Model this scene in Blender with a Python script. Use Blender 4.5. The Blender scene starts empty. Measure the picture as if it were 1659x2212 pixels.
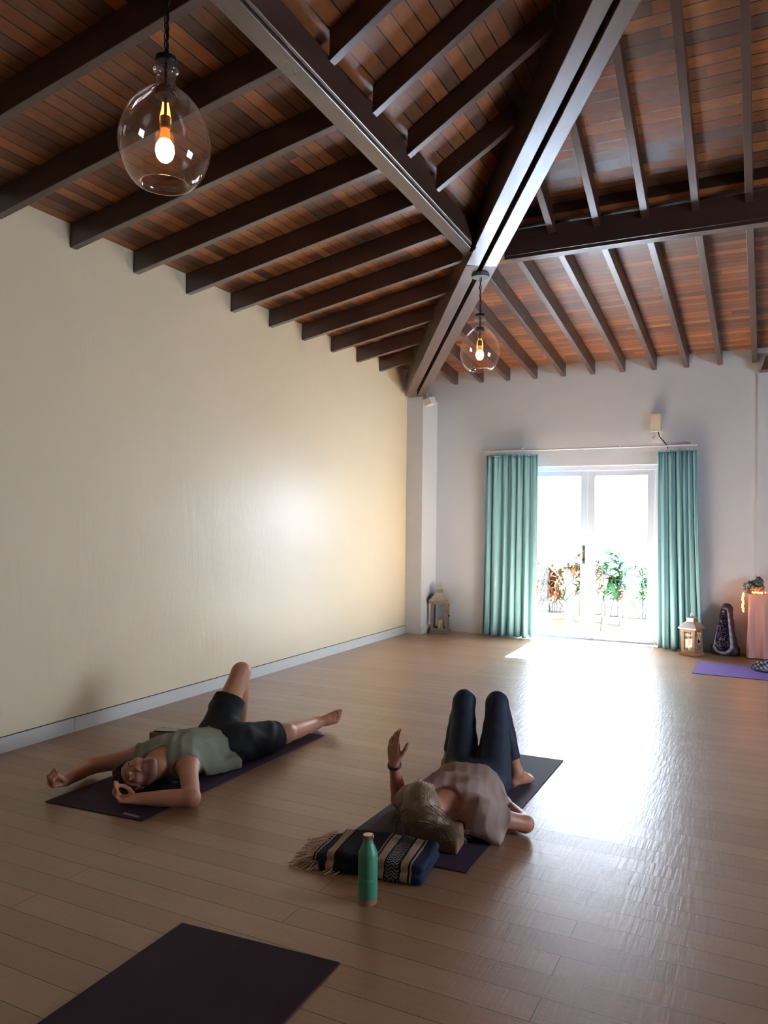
import bpy, bmesh, math, random
import numpy as np
from mathutils import Vector, Matrix
random.seed(7)
rng = np.random.default_rng(11)
SC = bpy.context.scene
COL = SC.collection
R_ = math.radians

def lin(r, g, b):
    f = lambda c: (c/255/12.92) if c/255 <= 0.04045 else ((c/255+0.055)/1.055)**2.4
    return (f(r), f(g), f(b), 1.0)

# ------------------------------------------------------------------ materials
class NT:
    def __init__(s, name):
        s.m = bpy.data.materials.new(name); s.m.use_nodes = True
        s.t = s.m.node_tree; s.t.nodes.clear()
        s.out = s.t.nodes.new('ShaderNodeOutputMaterial')
    def n(s, typ, ins=None, **props):
        nd = s.t.nodes.new(typ)
        for k, v in props.items(): setattr(nd, k, v)
        for k, v in (ins or {}).items(): s.set(nd, k, v)
        return nd
    def set(s, nd, k, v):
        sock = nd.inputs[k]
        if isinstance(v, bpy.types.NodeSocket): s.t.links.new(v, sock)
        elif isinstance(v, bpy.types.Node): s.t.links.new(v.outputs[0], sock)
        else: sock.default_value = v
    def math(s, op, a, b=0.0, c=None):
        ins = {0: a, 1: b}
        if c is not None: ins[2] = c
        return s.n('ShaderNodeMath', ins, operation=op).outputs[0]
    def coord(s, which='Object'):
        return s.n('ShaderNodeTexCoord').outputs[which]
    def xyz(s, v):
        nd = s.n('ShaderNodeSeparateXYZ', {0: v}); return nd.outputs
    def comb(s, x, y, z):
        return s.n('ShaderNodeCombineXYZ', {0: x, 1: y, 2: z}).outputs[0]
    def noise(s, v, scale=5, detail=3, rough=0.5, dist=0.0):
        return s.n('ShaderNodeTexNoise', {'Vector': v, 'Scale': scale, 'Detail': detail, 'Roughness': rough, 'Distortion': dist})
    def white(s, v):
        return s.n('ShaderNodeTexWhiteNoise', {'Vector': v}, noise_dimensions='3D')
    def ramp(s, fac, stops, interp='LINEAR'):
        nd = s.n('ShaderNodeValToRGB', {'Fac': fac}); cr = nd.color_ramp; cr.interpolation = interp
        while len(cr.elements) < len(stops): cr.elements.new(0.5)
        for e, (p, c) in zip(cr.elements, stops):
            e.position = p; e.color = c
        return nd.outputs[0]
    def mix(s, fac, a, b, mode='MIX'):
        nd = s.n('ShaderNodeMix', data_type='RGBA', blend_type=mode)
        s.set(nd, 0, fac); s.set(nd, 6, a); s.set(nd, 7, b)
        return nd.outputs[2]
    def bump(s, h, strength=0.3, dist=0.01):
        return s.n('ShaderNodeBump', {'Height': h, 'Strength': strength, 'Distance': dist}).outputs[0]
    def pbsdf(s, **kw):
        b = s.n('ShaderNodeBsdfPrincipled')
        for k, v in kw.items(): s.set(b, k.replace('_', ' '), v)
        s.t.links.new(b.outputs[0], s.out.inputs[0])
        return b

def simple(name, col, rough=0.5, metal=0.0, spec=0.5, bump=0.0, bscale=60, var=0.0):
    t = NT(name); c = t.coord()
    base = col
    if var:
        nz = t.noise(c, bscale*0.25, 4)
        base = t.mix(nz.outputs[0], tuple(x*(1-var) for x in col[:3])+(1,), tuple(min(1, x*(1+var)) for x in col[:3])+(1,))
    kw = dict(Base_Color=base, Roughness=rough, Metallic=metal, Specular_IOR_Level=spec)
    if bump:
        kw['Normal'] = t.bump(t.noise(c, bscale, 4).outputs[0], bump, 0.003)
    t.pbsdf(**kw)
    return t.m

def fabric(name, col, rough=0.9, scale=350, bump=0.25, var=0.25):
    t = NT(name); c = t.coord()
    n1 = t.noise(c, scale, 2); n2 = t.noise(c, 14, 3)
    base = t.mix(n1.outputs[0], tuple(x*(1-var) for x in col[:3])+(1,), tuple(min(1, x*(1+var)) for x in col[:3])+(1,))
    t.pbsdf(Base_Color=base, Roughness=rough, Specular_IOR_Level=0.25, Normal=t.bump(n1.outputs[0], bump, 0.001))
    return t.m

def glass_thin(name, tint=(1, 1, 1, 1), ior=1.45, rough=0.02, haze=0.0):
    t = NT(name)
    lw = t.n('ShaderNodeLayerWeight', {'Blend': 0.5})
    fr = t.n('ShaderNodeMath', {0: t.math('POWER', lw.outputs['Facing'], 4.0), 1: 0.9, 2: ((ior-1)/(ior+1))**2}, operation='MULTIPLY_ADD')
    tr = t.n('ShaderNodeBsdfTransparent', {'Color': tint})
    gl = t.n('ShaderNodeBsdfGlossy', {'Roughness': rough, 'Color': (1, 1, 1, 1)})
    mx = t.n('ShaderNodeMixShader', {0: fr.outputs[0], 1: tr.outputs[0], 2: gl.outputs[0]})
    sh = mx.outputs[0]
    if haze:  # diffuse share added to imitate the lit haze and halo in the glass
        df = t.n('ShaderNodeBsdfDiffuse', {'Color': (.85, .8, .78, 1)}); tl = t.n('ShaderNodeBsdfTranslucent', {'Color': (.85, .8, .78, 1)})
        m2 = t.n('ShaderNodeMixShader', {0: .5, 1: df.outputs[0], 2: tl.outputs[0]})
        sh = t.n('ShaderNodeMixShader', {0: haze, 1: sh, 2: m2.outputs[0]}).outputs[0]
    t.t.links.new(sh, t.out.inputs[0])
    return t.m

def emit(name, col, s):
    t = NT(name)
    e = t.n('ShaderNodeEmission', {'Color': col, 'Strength': s})
    t.t.links.new(e.outputs[0], t.out.inputs[0]); return t.m

def wood_beam(name, col, rough=0.32, spec=0.6, d=(1, 0, 0), stain=0.0):
    """stained timber, grain running along direction d"""
    t = NT(name); c = t.coord('Object'); dn = np.array(d, float); dn /= np.linalg.norm(dn)
    sx = np.cross(dn, [0, 0, 1.0]); sx = sx/np.linalg.norm(sx) if np.linalg.norm(sx) > .1 else np.array([1., 0, 0]); sz = np.cross(sx, dn)
    dot = lambda v: t.n('ShaderNodeVectorMath', {0: c, 1: tuple(v)}, operation='DOT_PRODUCT').outputs['Value']
    q = t.comb(t.math('MULTIPLY', dot(dn), 1.3), t.math('MULTIPLY', dot(sx), 26.0), t.math('MULTIPLY', dot(sz), 26.0))
    g2 = t.noise(q, 1.0, 5, 0.6, 1.2); g = t.noise(t.comb(t.math('MULTIPLY', dot(dn), 2.0), t.math('MULTIPLY', dot(sx), 5.0), t.math('MULTIPLY', dot(sz), 5.0)), 1.0, 4, 0.6, 0.6)
    base = t.mix(g2.outputs[0], tuple(x*0.5 for x in col[:3])+(1,), tuple(min(1, x*1.6) for x in col[:3])+(1,))
    rg = t.math('ADD', rough-0.10, t.math('MULTIPLY', g.outputs[0], 0.2))
    t.pbsdf(Base_Color=base, Roughness=rg, Specular_IOR_Level=spec, Normal=t.bump(g2.outputs[0], 0.06, 0.004))
    return t.m

def boards(name, axis, width, length):
    """tongue and groove ceiling boards: axis = coordinate across the boards"""
    t = NT(name); o = t.xyz(t.coord('Object'))
    a, b = (o[0], o[1]) if axis == 'x' else (o[1], o[0])
    q = t.math('DIVIDE', a, width); row = t.math('FLOOR', q); fr = t.math('FRACT', q)
    off = t.math('MULTIPLY', t.white(t.comb(row, 3.0, 1.0)).outputs[0], length)
    q2 = t.math('DIVIDE', t.math('ADD', b, off), length); seg = t.math('FLOOR', q2)
    rnd = t.white(t.comb(row, seg, 5.0)).outputs[0]
    grain = t.noise(t.comb(t.math('MULTIPLY', a, 28.0), t.math('MULTIPLY', b, 3.2), t.math('MULTIPLY', rnd, 40.0)), 1.0, 6, 0.62, 1.8)
    col = t.ramp(rnd, [(0.0, lin(84, 58, 42)), (0.3, lin(146, 88, 48)), (0.55, lin(186, 114, 60)), (0.75, lin(104, 82, 68)), (1.0, lin(204, 134, 74))])
    col = t.mix(t.math('MULTIPLY', grain.outputs[0], 0.85), col, lin(66, 38, 26))
    edge = t.math('ABSOLUTE', t.math('SUBTRACT', fr, 0.5))
    gro = t.math('GREATER_THAN', edge, 0.462)
    col = t.mix(gro, col, lin(24, 14, 10))
    h = t.math('SUBTRACT', t.math('MULTIPLY', grain.outputs[0], 0.2), t.math('MULTIPLY', gro, 1.0))
    t.pbsdf(Base_Color=col, Roughness=0.42, Specular_IOR_Level=0.45, Normal=t.bump(h, 0.5, 0.006))
    return t.m

def paint(name, col, rough, var=0.05, spec=0.5):
    t = NT(name); c = t.coord('Object')
    n1 = t.noise(c, 1.3, 4, 0.6); n2 = t.noise(c, 26, 4, 0.6); n3 = t.noise(c, 5, 3)
    base = t.mix(n1.outputs[0], tuple(x*(1-var) for x in col[:3])+(1,), tuple(min(1, x*(1+var)) for x in col[:3])+(1,))
    rg = t.math('ADD', rough-0.04, t.math('MULTIPLY', n3.outputs[0], 0.08))
    o = t.xyz(c)
    tr = t.noise(t.comb(t.math('MULTIPLY', o[0], 5.0), t.math('MULTIPLY', o[1], 5.0), t.math('MULTIPLY', o[2], 1.4)), 1.0, 5, 0.65, 0.8)
    hh = t.math('ADD', t.math('MULTIPLY', n2.outputs[0], .5), t.math('MULTIPLY', tr.outputs[0], 3.0))
    t.pbsdf(Base_Color=base, Roughness=rg, Specular_IOR_Level=spec, Normal=t.bump(hh, 0.2, 0.006))
    return t.m

def floor_mat():
    t = NT('bamboo_planks'); o = t.xyz(t.coord('Object'))
    x, y = o[0], o[1]
    W = 0.1316; L = 1.958
    q = t.math('DIVIDE', t.math('SUBTRACT', y, 0.0498), W); row = t.math('FLOOR', q); fy = t.math('FRACT', q)
    par = t.math('MODULO', t.math('ADD', row, 1000.0), 2.0)
    xs = t.math('ADD', t.math('ADD', x, 0.628), t.math('MULTIPLY', t.math('SUBTRACT', 1.0, par), L/2))
    qx = t.math('DIVIDE', xs, L); seg = t.math('FLOOR', qx); fx = t.math('FRACT', qx)
    rnd = t.white(t.comb(row, seg, 2.0)).outputs[0]
    r2 = t.white(t.comb(row, seg, 9.0)).outputs[0]
    grain = t.noise(t.comb(t.math('MULTIPLY', x, 3.5), t.math('MULTIPLY', y, 70.0), t.math('MULTIPLY', rnd, 30.0)), 1.0, 5, 0.6, 0.5)
    strand = t.noise(t.comb(t.math('MULTIPLY', x, 9.0), t.math('MULTIPLY', y, 160.0), rnd), 1.0, 3, 0.7)
    col = t.ramp(rnd, [(0.0, lin(154, 119, 90)), (0.5, lin(162, 127, 97)), (1.0, lin(170, 136, 105))])
    col = t.mix(t.math('MULTIPLY', grain.outputs[0], 0.55), col, lin(122, 88, 64))
    ey = t.math('GREATER_THAN', t.math('ABSOLUTE', t.math('SUBTRACT', fy, 0.5)), 0.487)
    ex = t.math('GREATER_THAN', t.math('ABSOLUTE', t.math('SUBTRACT', fx, 0.5)), 0.4992)
    edge = t.math('MAXIMUM', ey, ex)
    col = t.mix(edge, col, lin(48, 34, 26))
    # saw-mark ripples across each plank (they run across the plank, vary along x)
    ph = t.math('MULTIPLY', rnd, 50.0)
    rip = t.noise(t.comb(t.math('ADD', t.math('MULTIPLY', x, 62.0), ph), t.math('MULTIPLY', y, 4.0), r2), 1.0, 2, 0.5)
    amt = t.noise(t.comb(t.math('ADD', t.math('MULTIPLY', x, 1.6), ph), row, r2), 1.0, 2)
    am = t.math('ADD', 0.35, t.math('MULTIPLY', amt.outputs[0], 1.1))
    h = t.math('ADD', t.math('MULTIPLY', t.math('MULTIPLY', rip.outputs[0], am), 1.5), t.math('MULTIPLY', strand.outputs[0], 0.45))
    h = t.math('SUBTRACT', h, t.math('MULTIPLY', edge, 1.0))
    rg = t.math('ADD', 0.31, t.math('MULTIPLY', r2, 0.05))
    t.pbsdf(Base_Color=col, Roughness=rg, Specular_IOR_Level=0.8, Anisotropic=0.12, Tangent=t.comb(1.0, 0.0, 0.0), Normal=t.bump(h, 0.32, 0.003))
    return t.m

def attr_mat(name, rough=0.5, spec=0.4, sss=0.0, bump=0.1, bscale=120):
    t = NT(name)
    a = t.n('ShaderNodeAttribute', attribute_name='Tint')
    c = t.coord('Object'); n = t.noise(c, bscale, 3); n2 = t.noise(c, 9, 3)
    base = t.mix(n2.outputs[0], t.mix(1.0, a.outputs['Color'], (0.86, 0.8, 0.8, 1), 'MULTIPLY'), a.outputs['Color'])
    kw = dict(Base_Color=base, Roughness=rough, Specular_IOR_Level=spec, Normal=t.bump(n.outputs[0], bump, 0.002))
    if sss: kw.update(Subsurface_Weight=sss, Subsurface_Radius=(0.02, 0.008, 0.005), Subsurface_Scale=0.6)
    t.pbsdf(**kw)
    return t.m

# ------------------------------------------------------------------ objects
def link(o): COL.objects.link(o); return o
def tag(o, label=None, cat=None, group=None, kind=None):
    if label: o['label'] = label
    if cat: o['category'] = cat
    if group: o['group'] = group
    if kind: o['kind'] = kind
    return o
def thing(name, label, cat, loc=(0, 0, 0), group=None, rotz=0.0):
    o = link(bpy.data.objects.new(name, None)); o.location = loc; o.rotation_euler = (0, 0, rotz)
    o.empty_display_size = 0.1
    return tag(o, label, cat, group)
def mesh(name, verts, faces, mats, parent=None, world=True, smooth=False, mi=None, loc=None):
    """verts in world coordinates unless world=False (then in the parent's frame)"""
    v = np.asarray(verts, float).reshape(-1, 3)
    if parent is None and loc is not None: v = v - np.asarray(loc)
    if parent is not None and world:
        M = np.array(parent_matrix(parent).inverted())
        v = v @ M[:3, :3].T + M[:3, 3]
    me = bpy.data.meshes.new(name)
    me.from_pydata([tuple(p) for p in v], [], [tuple(int(i) for i in f) for f in faces])
    if not isinstance(mats, (list, tuple)): mats = [mats]
    for m in mats: me.materials.append(m)
    if mi is not None: me.polygons.foreach_set('material_index', np.asarray(mi, np.int32))
    if smooth: me.polygons.foreach_set('use_smooth', [True]*len(me.polygons))
    me.update()
    o = link(bpy.data.objects.new(name, me))
    if parent is not None: o.parent = parent
    elif loc is not None: o.location = loc
    return o
def parent_matrix(p):
    m = Matrix.LocRotScale(p.location, p.rotation_euler, p.scale)
    return parent_matrix(p.parent) @ m if p.parent else m

class MB:
    """mesh collector"""
    def __init__(s): s.v = []; s.f = []; s.n = 0
    def add(s, v, f):
        v = np.asarray(v, float).reshape(-1, 3)
        s.v.append(v); s.f += [tuple(i+s.n for i in q) for q in f]; s.n += len(v); return s
    def box(s, lo, hi):
        x0, y0, z0 = lo; x1, y1, z1 = hi
        return s.add([(x0,y0,z0),(x1,y0,z0),(x1,y1,z0),(x0,y1,z0),(x0,y0,z1),(x1,y0,z1),(x1,y1,z1),(x0,y1,z1)],
                     [(0,3,2,1),(4,5,6,7),(0,1,5,4),(1,2,6,5),(2,3,7,6),(3,0,4,7)])
    def hexa(s, a, b):   # two quads, matching order (a bottom ccw from above, b top)
        return s.add(list(a)+list(b), [(0,3,2,1),(4,5,6,7),(0,1,5,4),(1,2,6,5),(2,3,7,6),(3,0,4,7)])
    def tube(s, pts, r, n=8, cap=True):
        pts = [np.asarray(p, float) for p in pts]; rr = r if isinstance(r, (list, tuple, np.ndarray)) else [r]*len(pts)
        prev = None; vs = []
        for i, p in enumerate(pts):
            t = pts[min(i+1, len(pts)-1)]-pts[max(i-1, 0)]; t = t/(np.linalg.norm(t)+1e-9)
            if prev is None:
                ref = np.array([0, 0, 1.]) if abs(t[2]) < 0.9 else np.array([1., 0, 0])
                u = np.cross(t, ref)
            else: u = prev-t*np.dot(prev, t)
            u = u/(np.linalg.norm(u)+1e-9); w = np.cross(t, u); prev = u
            for k in range(n):
                a = 2*math.pi*k/n; vs.append(p+rr[i]*(u*math.cos(a)+w*math.sin(a)))
        fs = []
        for i in range(len(pts)-1):
            for k in range(n):
                k2 = (k+1) % n; fs.append((i*n+k, i*n+k2, (i+1)*n+k2, (i+1)*n+k))
        if cap:
            fs.append(tuple(range(n-1, -1, -1))); b = (len(pts)-1)*n; fs.append(tuple(b+k for k in range(n)))
        return s.add(vs, fs)
    def lathe(s, prof, c=(0, 0, 0), n=32, capb=True, capt=True):
        vs = []; fs = []
        for r, z in prof:
            for k in range(n):
                a = 2*math.pi*k/n; vs.append((c[0]+r*math.cos(a), c[1]+r*math.sin(a), c[2]+z))
        for i in range(len(prof)-1):
            for k in range(n):
                k2 = (k+1) % n; fs.append((i*n+k, i*n+k2, (i+1)*n+k2, (i+1)*n+k))
        if capb: fs.append(tuple(range(n-1, -1, -1)))
        if capt: b = (len(prof)-1)*n; fs.append(tuple(b+k for k in range(n)))
        return s.add(vs, fs)
    def sphere(s, c, r, n=12, m=8):
        prof = [(max(1e-4, r*math.sin(math.pi*i/m)), -r*math.cos(math.pi*i/m)) for i in range(m+1)]
        return s.lathe(prof, c, n)
    def torus(s, c, R, r, axis=(0, 0, 1), n=20, m=8, sq=(1, 1)):
        ax = np.array(axis, float); ax /= np.linalg.norm(ax)
        ref = np.array([1., 0, 0]) if abs(ax[0]) < 0.9 else np.array([0, 1., 0])
        u = np.cross(ax, ref); u /= np.linalg.norm(u); w = np.cross(ax, u); vs = []; fs = []
        for i in range(n):
            a = 2*math.pi*i/n; d = u*math.cos(a)*sq[0]+w*math.sin(a)*sq[1]
            dn = d/np.linalg.norm(d)
            for k in range(m):
                b = 2*math.pi*k/m; vs.append(np.array(c)+d*R+dn*r*math.cos(b)+ax*r*math.sin(b))
        for i in range(n):
            for k in range(m):
                fs.append((i*m+k, ((i+1) % n)*m+k, ((i+1) % n)*m+(k+1) % m, i*m+(k+1) % m))
        return s.add(vs, fs)
    def build(s, name, mat, parent=None, smooth=False, loc=None, world=True, bevel=0.0):
        o = mesh(name, np.concatenate(s.v), s.f, mat, parent, world, smooth, loc=loc)
        if bevel:
            b = o.modifiers.new('bevel', 'BEVEL'); b.width = bevel; b.segments = 2; b.limit_method = 'ANGLE'
        if smooth == 'auto' or (smooth and bevel): pass
        return o

def copy_tree(o, parent=None):
    c = o.copy(); COL.objects.link(c)
    if parent is not None: c.parent = parent
    for ch in list(o.children): copy_tree(ch, c)
    return c

# ------------------------------------------------------------------ signed distance sculpting
class SDF:
    def __init__(s, lo, hi, h):
        s.h = h; s.lo = np.array(lo, float)
        s.n = np.ceil((np.array(hi)-s.lo)/h).astype(int)+1
        s.ax = [(s.lo[i]+h*np.arange(s.n[i])).astype(np.float32) for i in range(3)]
        s.F = np.full(s.n, 0.5, np.float32)
    def blk(s, lo, hi):
        a = np.clip(np.floor((np.asarray(lo)-s.lo)/s.h).astype(int), 0, s.n)
        b = np.clip(np.ceil((np.asarray(hi)-s.lo)/s.h).astype(int)+1, 0, s.n)
        return tuple(slice(int(a[i]), int(b[i])) for i in range(3))
    def pts(s, sl):
        return np.meshgrid(s.ax[0][sl[0]], s.ax[1][sl[1]], s.ax[2][sl[2]], indexing='ij', sparse=True)
    def put(s, fn, lo, hi, k=0.0, op='add'):
        m = k+2.5*s.h
        sl = s.blk(np.asarray(lo)-m, np.asarray(hi)+m)
        if any(q.stop <= q.start for q in sl): return s
        X, Y, Z = s.pts(sl); d = fn(X, Y, Z).astype(np.float32); A = s.F[sl]
        if op == 'add':
            r = np.minimum(A, d)
            if k > 0: hh = np.maximum(k-np.abs(A-d), 0)/k; r = r-hh*hh*k*0.25
        elif op == 'sub':
            d = -d; r = np.maximum(A, d)
            if k > 0: hh = np.maximum(k-np.abs(A-d), 0)/k; r = r+hh*hh*k*0.25
        else:
            r = np.maximum(A, d)
            if k > 0: hh = np.maximum(k-np.abs(A-d), 0)/k; r = r+hh*hh*k*0.25
        s.F[sl] = r; return s
    def cap(s, a, b, ra, rb=None, k=0.02, op='add', flat=None, sc=1.0):
        a = np.array(a, float); b = np.array(b, float); rb = ra if rb is None else rb
        ab = b-a; L2 = float(ab@ab)+1e-12; R = max(ra, rb)
        def fn(X, Y, Z):
            x, y, z = X-a[0], Y-a[1], Z-a[2]
            t = np.clip((x*ab[0]+y*ab[1]+z*ab[2])/L2, 0, 1)
            x = x-t*ab[0]; y = y-t*ab[1]; z = z-t*ab[2]
            if flat is not None:
                nx, ny, nz = flat; q = (x*nx+y*ny+z*nz)*(1/sc-1)
                x = x+q*nx; y = y+q*ny; z = z+q*nz
                return (np.sqrt(x*x+y*y+z*z)-(ra+t*(rb-ra)))*(0.5+0.5*sc)
            return np.sqrt(x*x+y*y+z*z)-(ra+t*(rb-ra))
        return s.put(fn, np.minimum(a, b)-R, np.maximum(a, b)+R, k, op)
    def ell(s, c, r, k=0.02, op='add', A=None):
        c = np.array(c, float); r = np.array(r, float); A = np.eye(3) if A is None else np.array(A)
        def fn(X, Y, Z):
            x, y, z = X-c[0], Y-c[1], Z-c[2]
            p = [(A[i][0]*x+A[i][1]*y+A[i][2]*z) for i in range(3)]
            k0 = np.sqrt(sum((p[i]/r[i])**2 for i in range(3))); k1 = np.sqrt(sum((p[i]/r[i]**2)**2 for i in range(3)))
            return k0*(k0-1)/(k1+1e-9)
        R = r.max()
        return s.put(fn, c-R, c+R, k, op)
    def plane(s, p, n, k=0.0):     # keep the side opposite to n
        p = np.array(p, float); n = np.array(n, float); n /= np.linalg.norm(n)
        return s.put(lambda X, Y, Z: (X-p[0])*n[0]+(Y-p[1])*n[1]+(Z-p[2])*n[2], s.lo, s.lo+s.n*s.h, k, 'cut')
    def box(s, c, half, r=0.01, k=0.0, op='add', A=None):
        c = np.array(c, float); A = np.eye(3) if A is None else np.array(A); half = np.array(half, float)
        def fn(X, Y, Z):
            x, y, z = X-c[0], Y-c[1], Z-c[2]
            q = [np.abs(A[i][0]*x+A[i][1]*y+A[i][2]*z)-(half[i]-r) for i in range(3)]
            return np.sqrt(sum(np.maximum(v, 0)**2 for v in q))+np.minimum(np.maximum(np.maximum(q[0], q[1]), q[2]), 0)-r
        R = np.linalg.norm(half)
        return s.put(fn, c-R, c+R, k, op)
    def warp(s, fn):               # add fn(X,Y,Z) to the field near the surface
        s.F += fn(s.ax[0][:, None, None], s.ax[1][None, :, None], s.ax[2][None, None, :]).astype(np.float32); return s
    def net(s, relax=1):
        F = s.F; S = F < 0; nx, ny, nz = F.shape
        cnt = np.zeros((nx-1, ny-1, nz-1), np.int8)
        offs = [(i, j, k) for i in (0, 1) for j in (0, 1) for k in (0, 1)]
        for i, j, k in offs: cnt += S[i:nx-1+i, j:ny-1+j, k:nz-1+k]
        act = np.argwhere((cnt > 0) & (cnt < 8)); del cnt
        idx = -np.ones((nx-1, ny-1, nz-1), np.int32); idx[act[:, 0], act[:, 1], act[:, 2]] = np.arange(len(act))
        val = {o: F[act[:, 0]+o[0], act[:, 1]+o[1], act[:, 2]+o[2]] for o in offs}
        P = np.zeros((len(act), 3)); C = np.zeros(len(act))
        for o in offs:
            for d in range(3):
                if o[d] == 0:
                    q = list(o); q[d] = 1; q = tuple(q); a, b = val[o], val[q]
                    m = (a < 0) != (b < 0); t = np.where(m, a/(a-b+1e-12), 0)
                    p = np.array(o, float)[None, :].repeat(len(act), 0); p[:, d] += t
                    P += p*m[:, None]; C += m
        P = P/C[:, None]+act
        faces = []
        for d in range(3):
            e1, e2 = [x for x in range(3) if x != d]
            sl0 = [slice(None)]*3; sl1 = [slice(None)]*3; sl0[d] = slice(0, -1); sl1[d] = slice(1, None)
            ch = S[tuple(sl0)] != S[tuple(sl1)]
            E = np.argwhere(ch)
            ok = (E[:, e1] > 0) & (E[:, e2] > 0) & (E[:, e1] < F.shape[e1]-1) & (E[:, e2] < F.shape[e2]-1); E = E[ok]
            def g(da, db):
                q = E.copy(); q[:, e1] -= da; q[:, e2] -= db; return idx[q[:, 0], q[:, 1], q[:, 2]]
            quad = np.stack([g(0, 0), g(1, 0), g(1, 1), g(0, 1)], 1)
            ins = S[tuple(sl0)][E[:, 0], E[:, 1], E[:, 2]]
            fl = ins if d != 1 else ~ins
            quad[~fl] = quad[~fl][:, ::-1]
            faces.append(quad)
        Q = np.concatenate(faces); Q = Q[:, ::-1] if False else Q
        for _ in range(relax):
            acc = np.zeros_like(P); n = np.zeros(len(P))
            for a, b in ((0, 1), (1, 2), (2, 3), (3, 0)):
                np.add.at(acc, Q[:, a], P[Q[:, b]]); np.add.at(n, Q[:, a], 1)
                np.add.at(acc, Q[:, b], P[Q[:, a]]); np.add.at(n, Q[:, b], 1)
            P = P*0.45+0.55*acc/np.maximum(n, 1)[:, None]
        return s.lo+P*s.h, Q

def sdf_mesh(name, S, mat, parent=None, loc=None, relax=1, tint=None):
    V, Q = S.net(relax)
    o = mesh(name, V, Q, mat, parent, True, True, loc=loc)
    if tint is not None:
        ca = o.data.color_attributes.new('Tint', 'FLOAT_COLOR', 'POINT')
        c = np.concatenate([tint(V), np.ones((len(V), 1))], 1).astype(np.float32)
        ca.data.foreach_set('color', c.ravel())
    return o
def frame(n, u):
    """rows: side, n, u (orthonormal)"""
    u = np.array(u, float); u /= np.linalg.norm(u); n = np.array(n, float); n -= u*(n@u); n /= np.linalg.norm(n)
    return np.array([np.cross(n, u), n, u])
SKY, SUN, EXPO = 10.0, 195.0, 1.5
# ================================================================== ROOM
XW, YW, XR, YB = -4.341, 9.9, 4.341, -2.8
M_left = paint('cream_wall_paint', lin(224, 211, 180), 0.36, 0.05, 0.42)
M_far = paint('white_wall_paint', lin(203, 209, 216), 0.45)
M_trim = simple('white_trim_paint', lin(206, 206, 200), 0.4)
M_floor = floor_mat()
M_rafter = wood_beam('dark_stained_rafter', lin(60, 37, 30), 0.34, 0.9)
M_rafter_end = wood_beam('dark_stained_end_rafter', lin(60, 37, 30), 0.34, 0.9, (0, 1, 0))
M_beam = wood_beam('dark_stained_beam', lin(74, 54, 47), 0.42, 0.85, (1, -1.45, .3))
M_purlin = wood_beam('dark_stained_purlin', lin(66, 46, 40), 0.30, 1.0, (0, 1, 0))
M_purlin_end = wood_beam('dark_stained_end_purlin', lin(66, 46, 40), 0.30, 1.0, (1, 0, 0))
M_bdx = boards('ceiling_boards_side', 'x', 0.082, 1.9)
M_bdy = boards('ceiling_boards_end', 'y', 0.082, 1.9)
M_white = simple('white_lacquer', lin(232, 232, 230), 0.35)
M_door = simple('pale_grey_door_paint', lin(168, 176, 184), 0.4)
M_blackmetal = simple('black_metal', lin(28, 26, 26), 0.45, 0.6)
M_steel = simple('brushed_steel', lin(190, 188, 182), 0.28, 1.0)
M_pane = glass_thin('window_glass', (1, 1, 1, 1), 1.3)

def struct(name, mb, mat, smooth=False):
    return tag(mb.build(name, mat, smooth=smooth), kind='structure')

struct('floor', MB().add([(XW-.2, YB-.2, 0), (XR+.2, YB-.2, 0), (XR+.2, YW+.02, 0), (XW-.2, YW+.02, 0), (XW-.2, YB-.2, -.15), (XR+.2, YB-.2, -.15), (XR+.2, YW+.02, -.15), (XW-.2, YW+.02, -.15)],
       [(0,1,2,3),(7,6,5,4),(0,4,5,1),(1,5,6,2),(2,6,7,3),(3,7,4,0)]), M_floor)
WT = 3.60
struct('wall_left', MB().box((XW-.22, YB-.2, 0), (XW, YW+.25, WT)), M_left)
# far wall with the door opening
OX0, OX1, OZ = -2.935, -1.175, 2.235
struct('wall_far', MB().box((XW, YW, 0), (OX0, YW+.25, WT)).box((OX1, YW, 0), (XR, YW+.25, WT)).box((OX0, YW, OZ), (OX1, YW+.25, WT)), M_far)
# wall opposite the cream one, with an unseen window added for side fill light
BY0, BY1, BZ0, BZ1 = 3.6, 5.8, .70, 2.10
struct('wall_right', MB().box((XR, YB-.2, 0), (XR+.22, BY0, WT)).box((XR, BY1, 0), (XR+.22, YW+.25, WT)).box((XR, BY0, 0), (XR+.22, BY1, BZ0)).box((XR, BY0, BZ1), (XR+.22, BY1, WT)), M_far)
w1 = thing('fill_window', 'white-framed window added for fill light, opposite the cream wall', 'window', (XR+.1, 4.7, BZ0)); tag(w1, kind='structure')
f = MB()
for yy in (BY0, (BY0+BY1)/2-.025, BY1-.05): f.box((XR+.08, yy, BZ0), (XR+.13, yy+.05, BZ1))
f.box((XR+.08, BY0+.05, BZ0), (XR+.13, BY1-.05, BZ0+.05)).box((XR+.08, BY0+.05, BZ1-.05), (XR+.13, BY1-.05, BZ1))
f.build('fill_window_frame', M_white, w1)
MB().box((XR+.103, BY0+.04, BZ0+.04), (XR+.108, BY1-.04, BZ1-.04)).build('glass_pane', M_pane, w1)
struct('wall_back', MB().box((XW, YB-.22, 0), (XR, YB, WT)), M_far)
# corner column (far left) and the one beside the altar table
cz = 3.165
struct('wall_column', MB().box((XW, 9.40, 0), (-4.105, YW, cz)), M_far)
struct('wall_pilaster', MB().box((-.085, 9.865, 0), (.36, YW, 3.265)), M_far)
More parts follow.
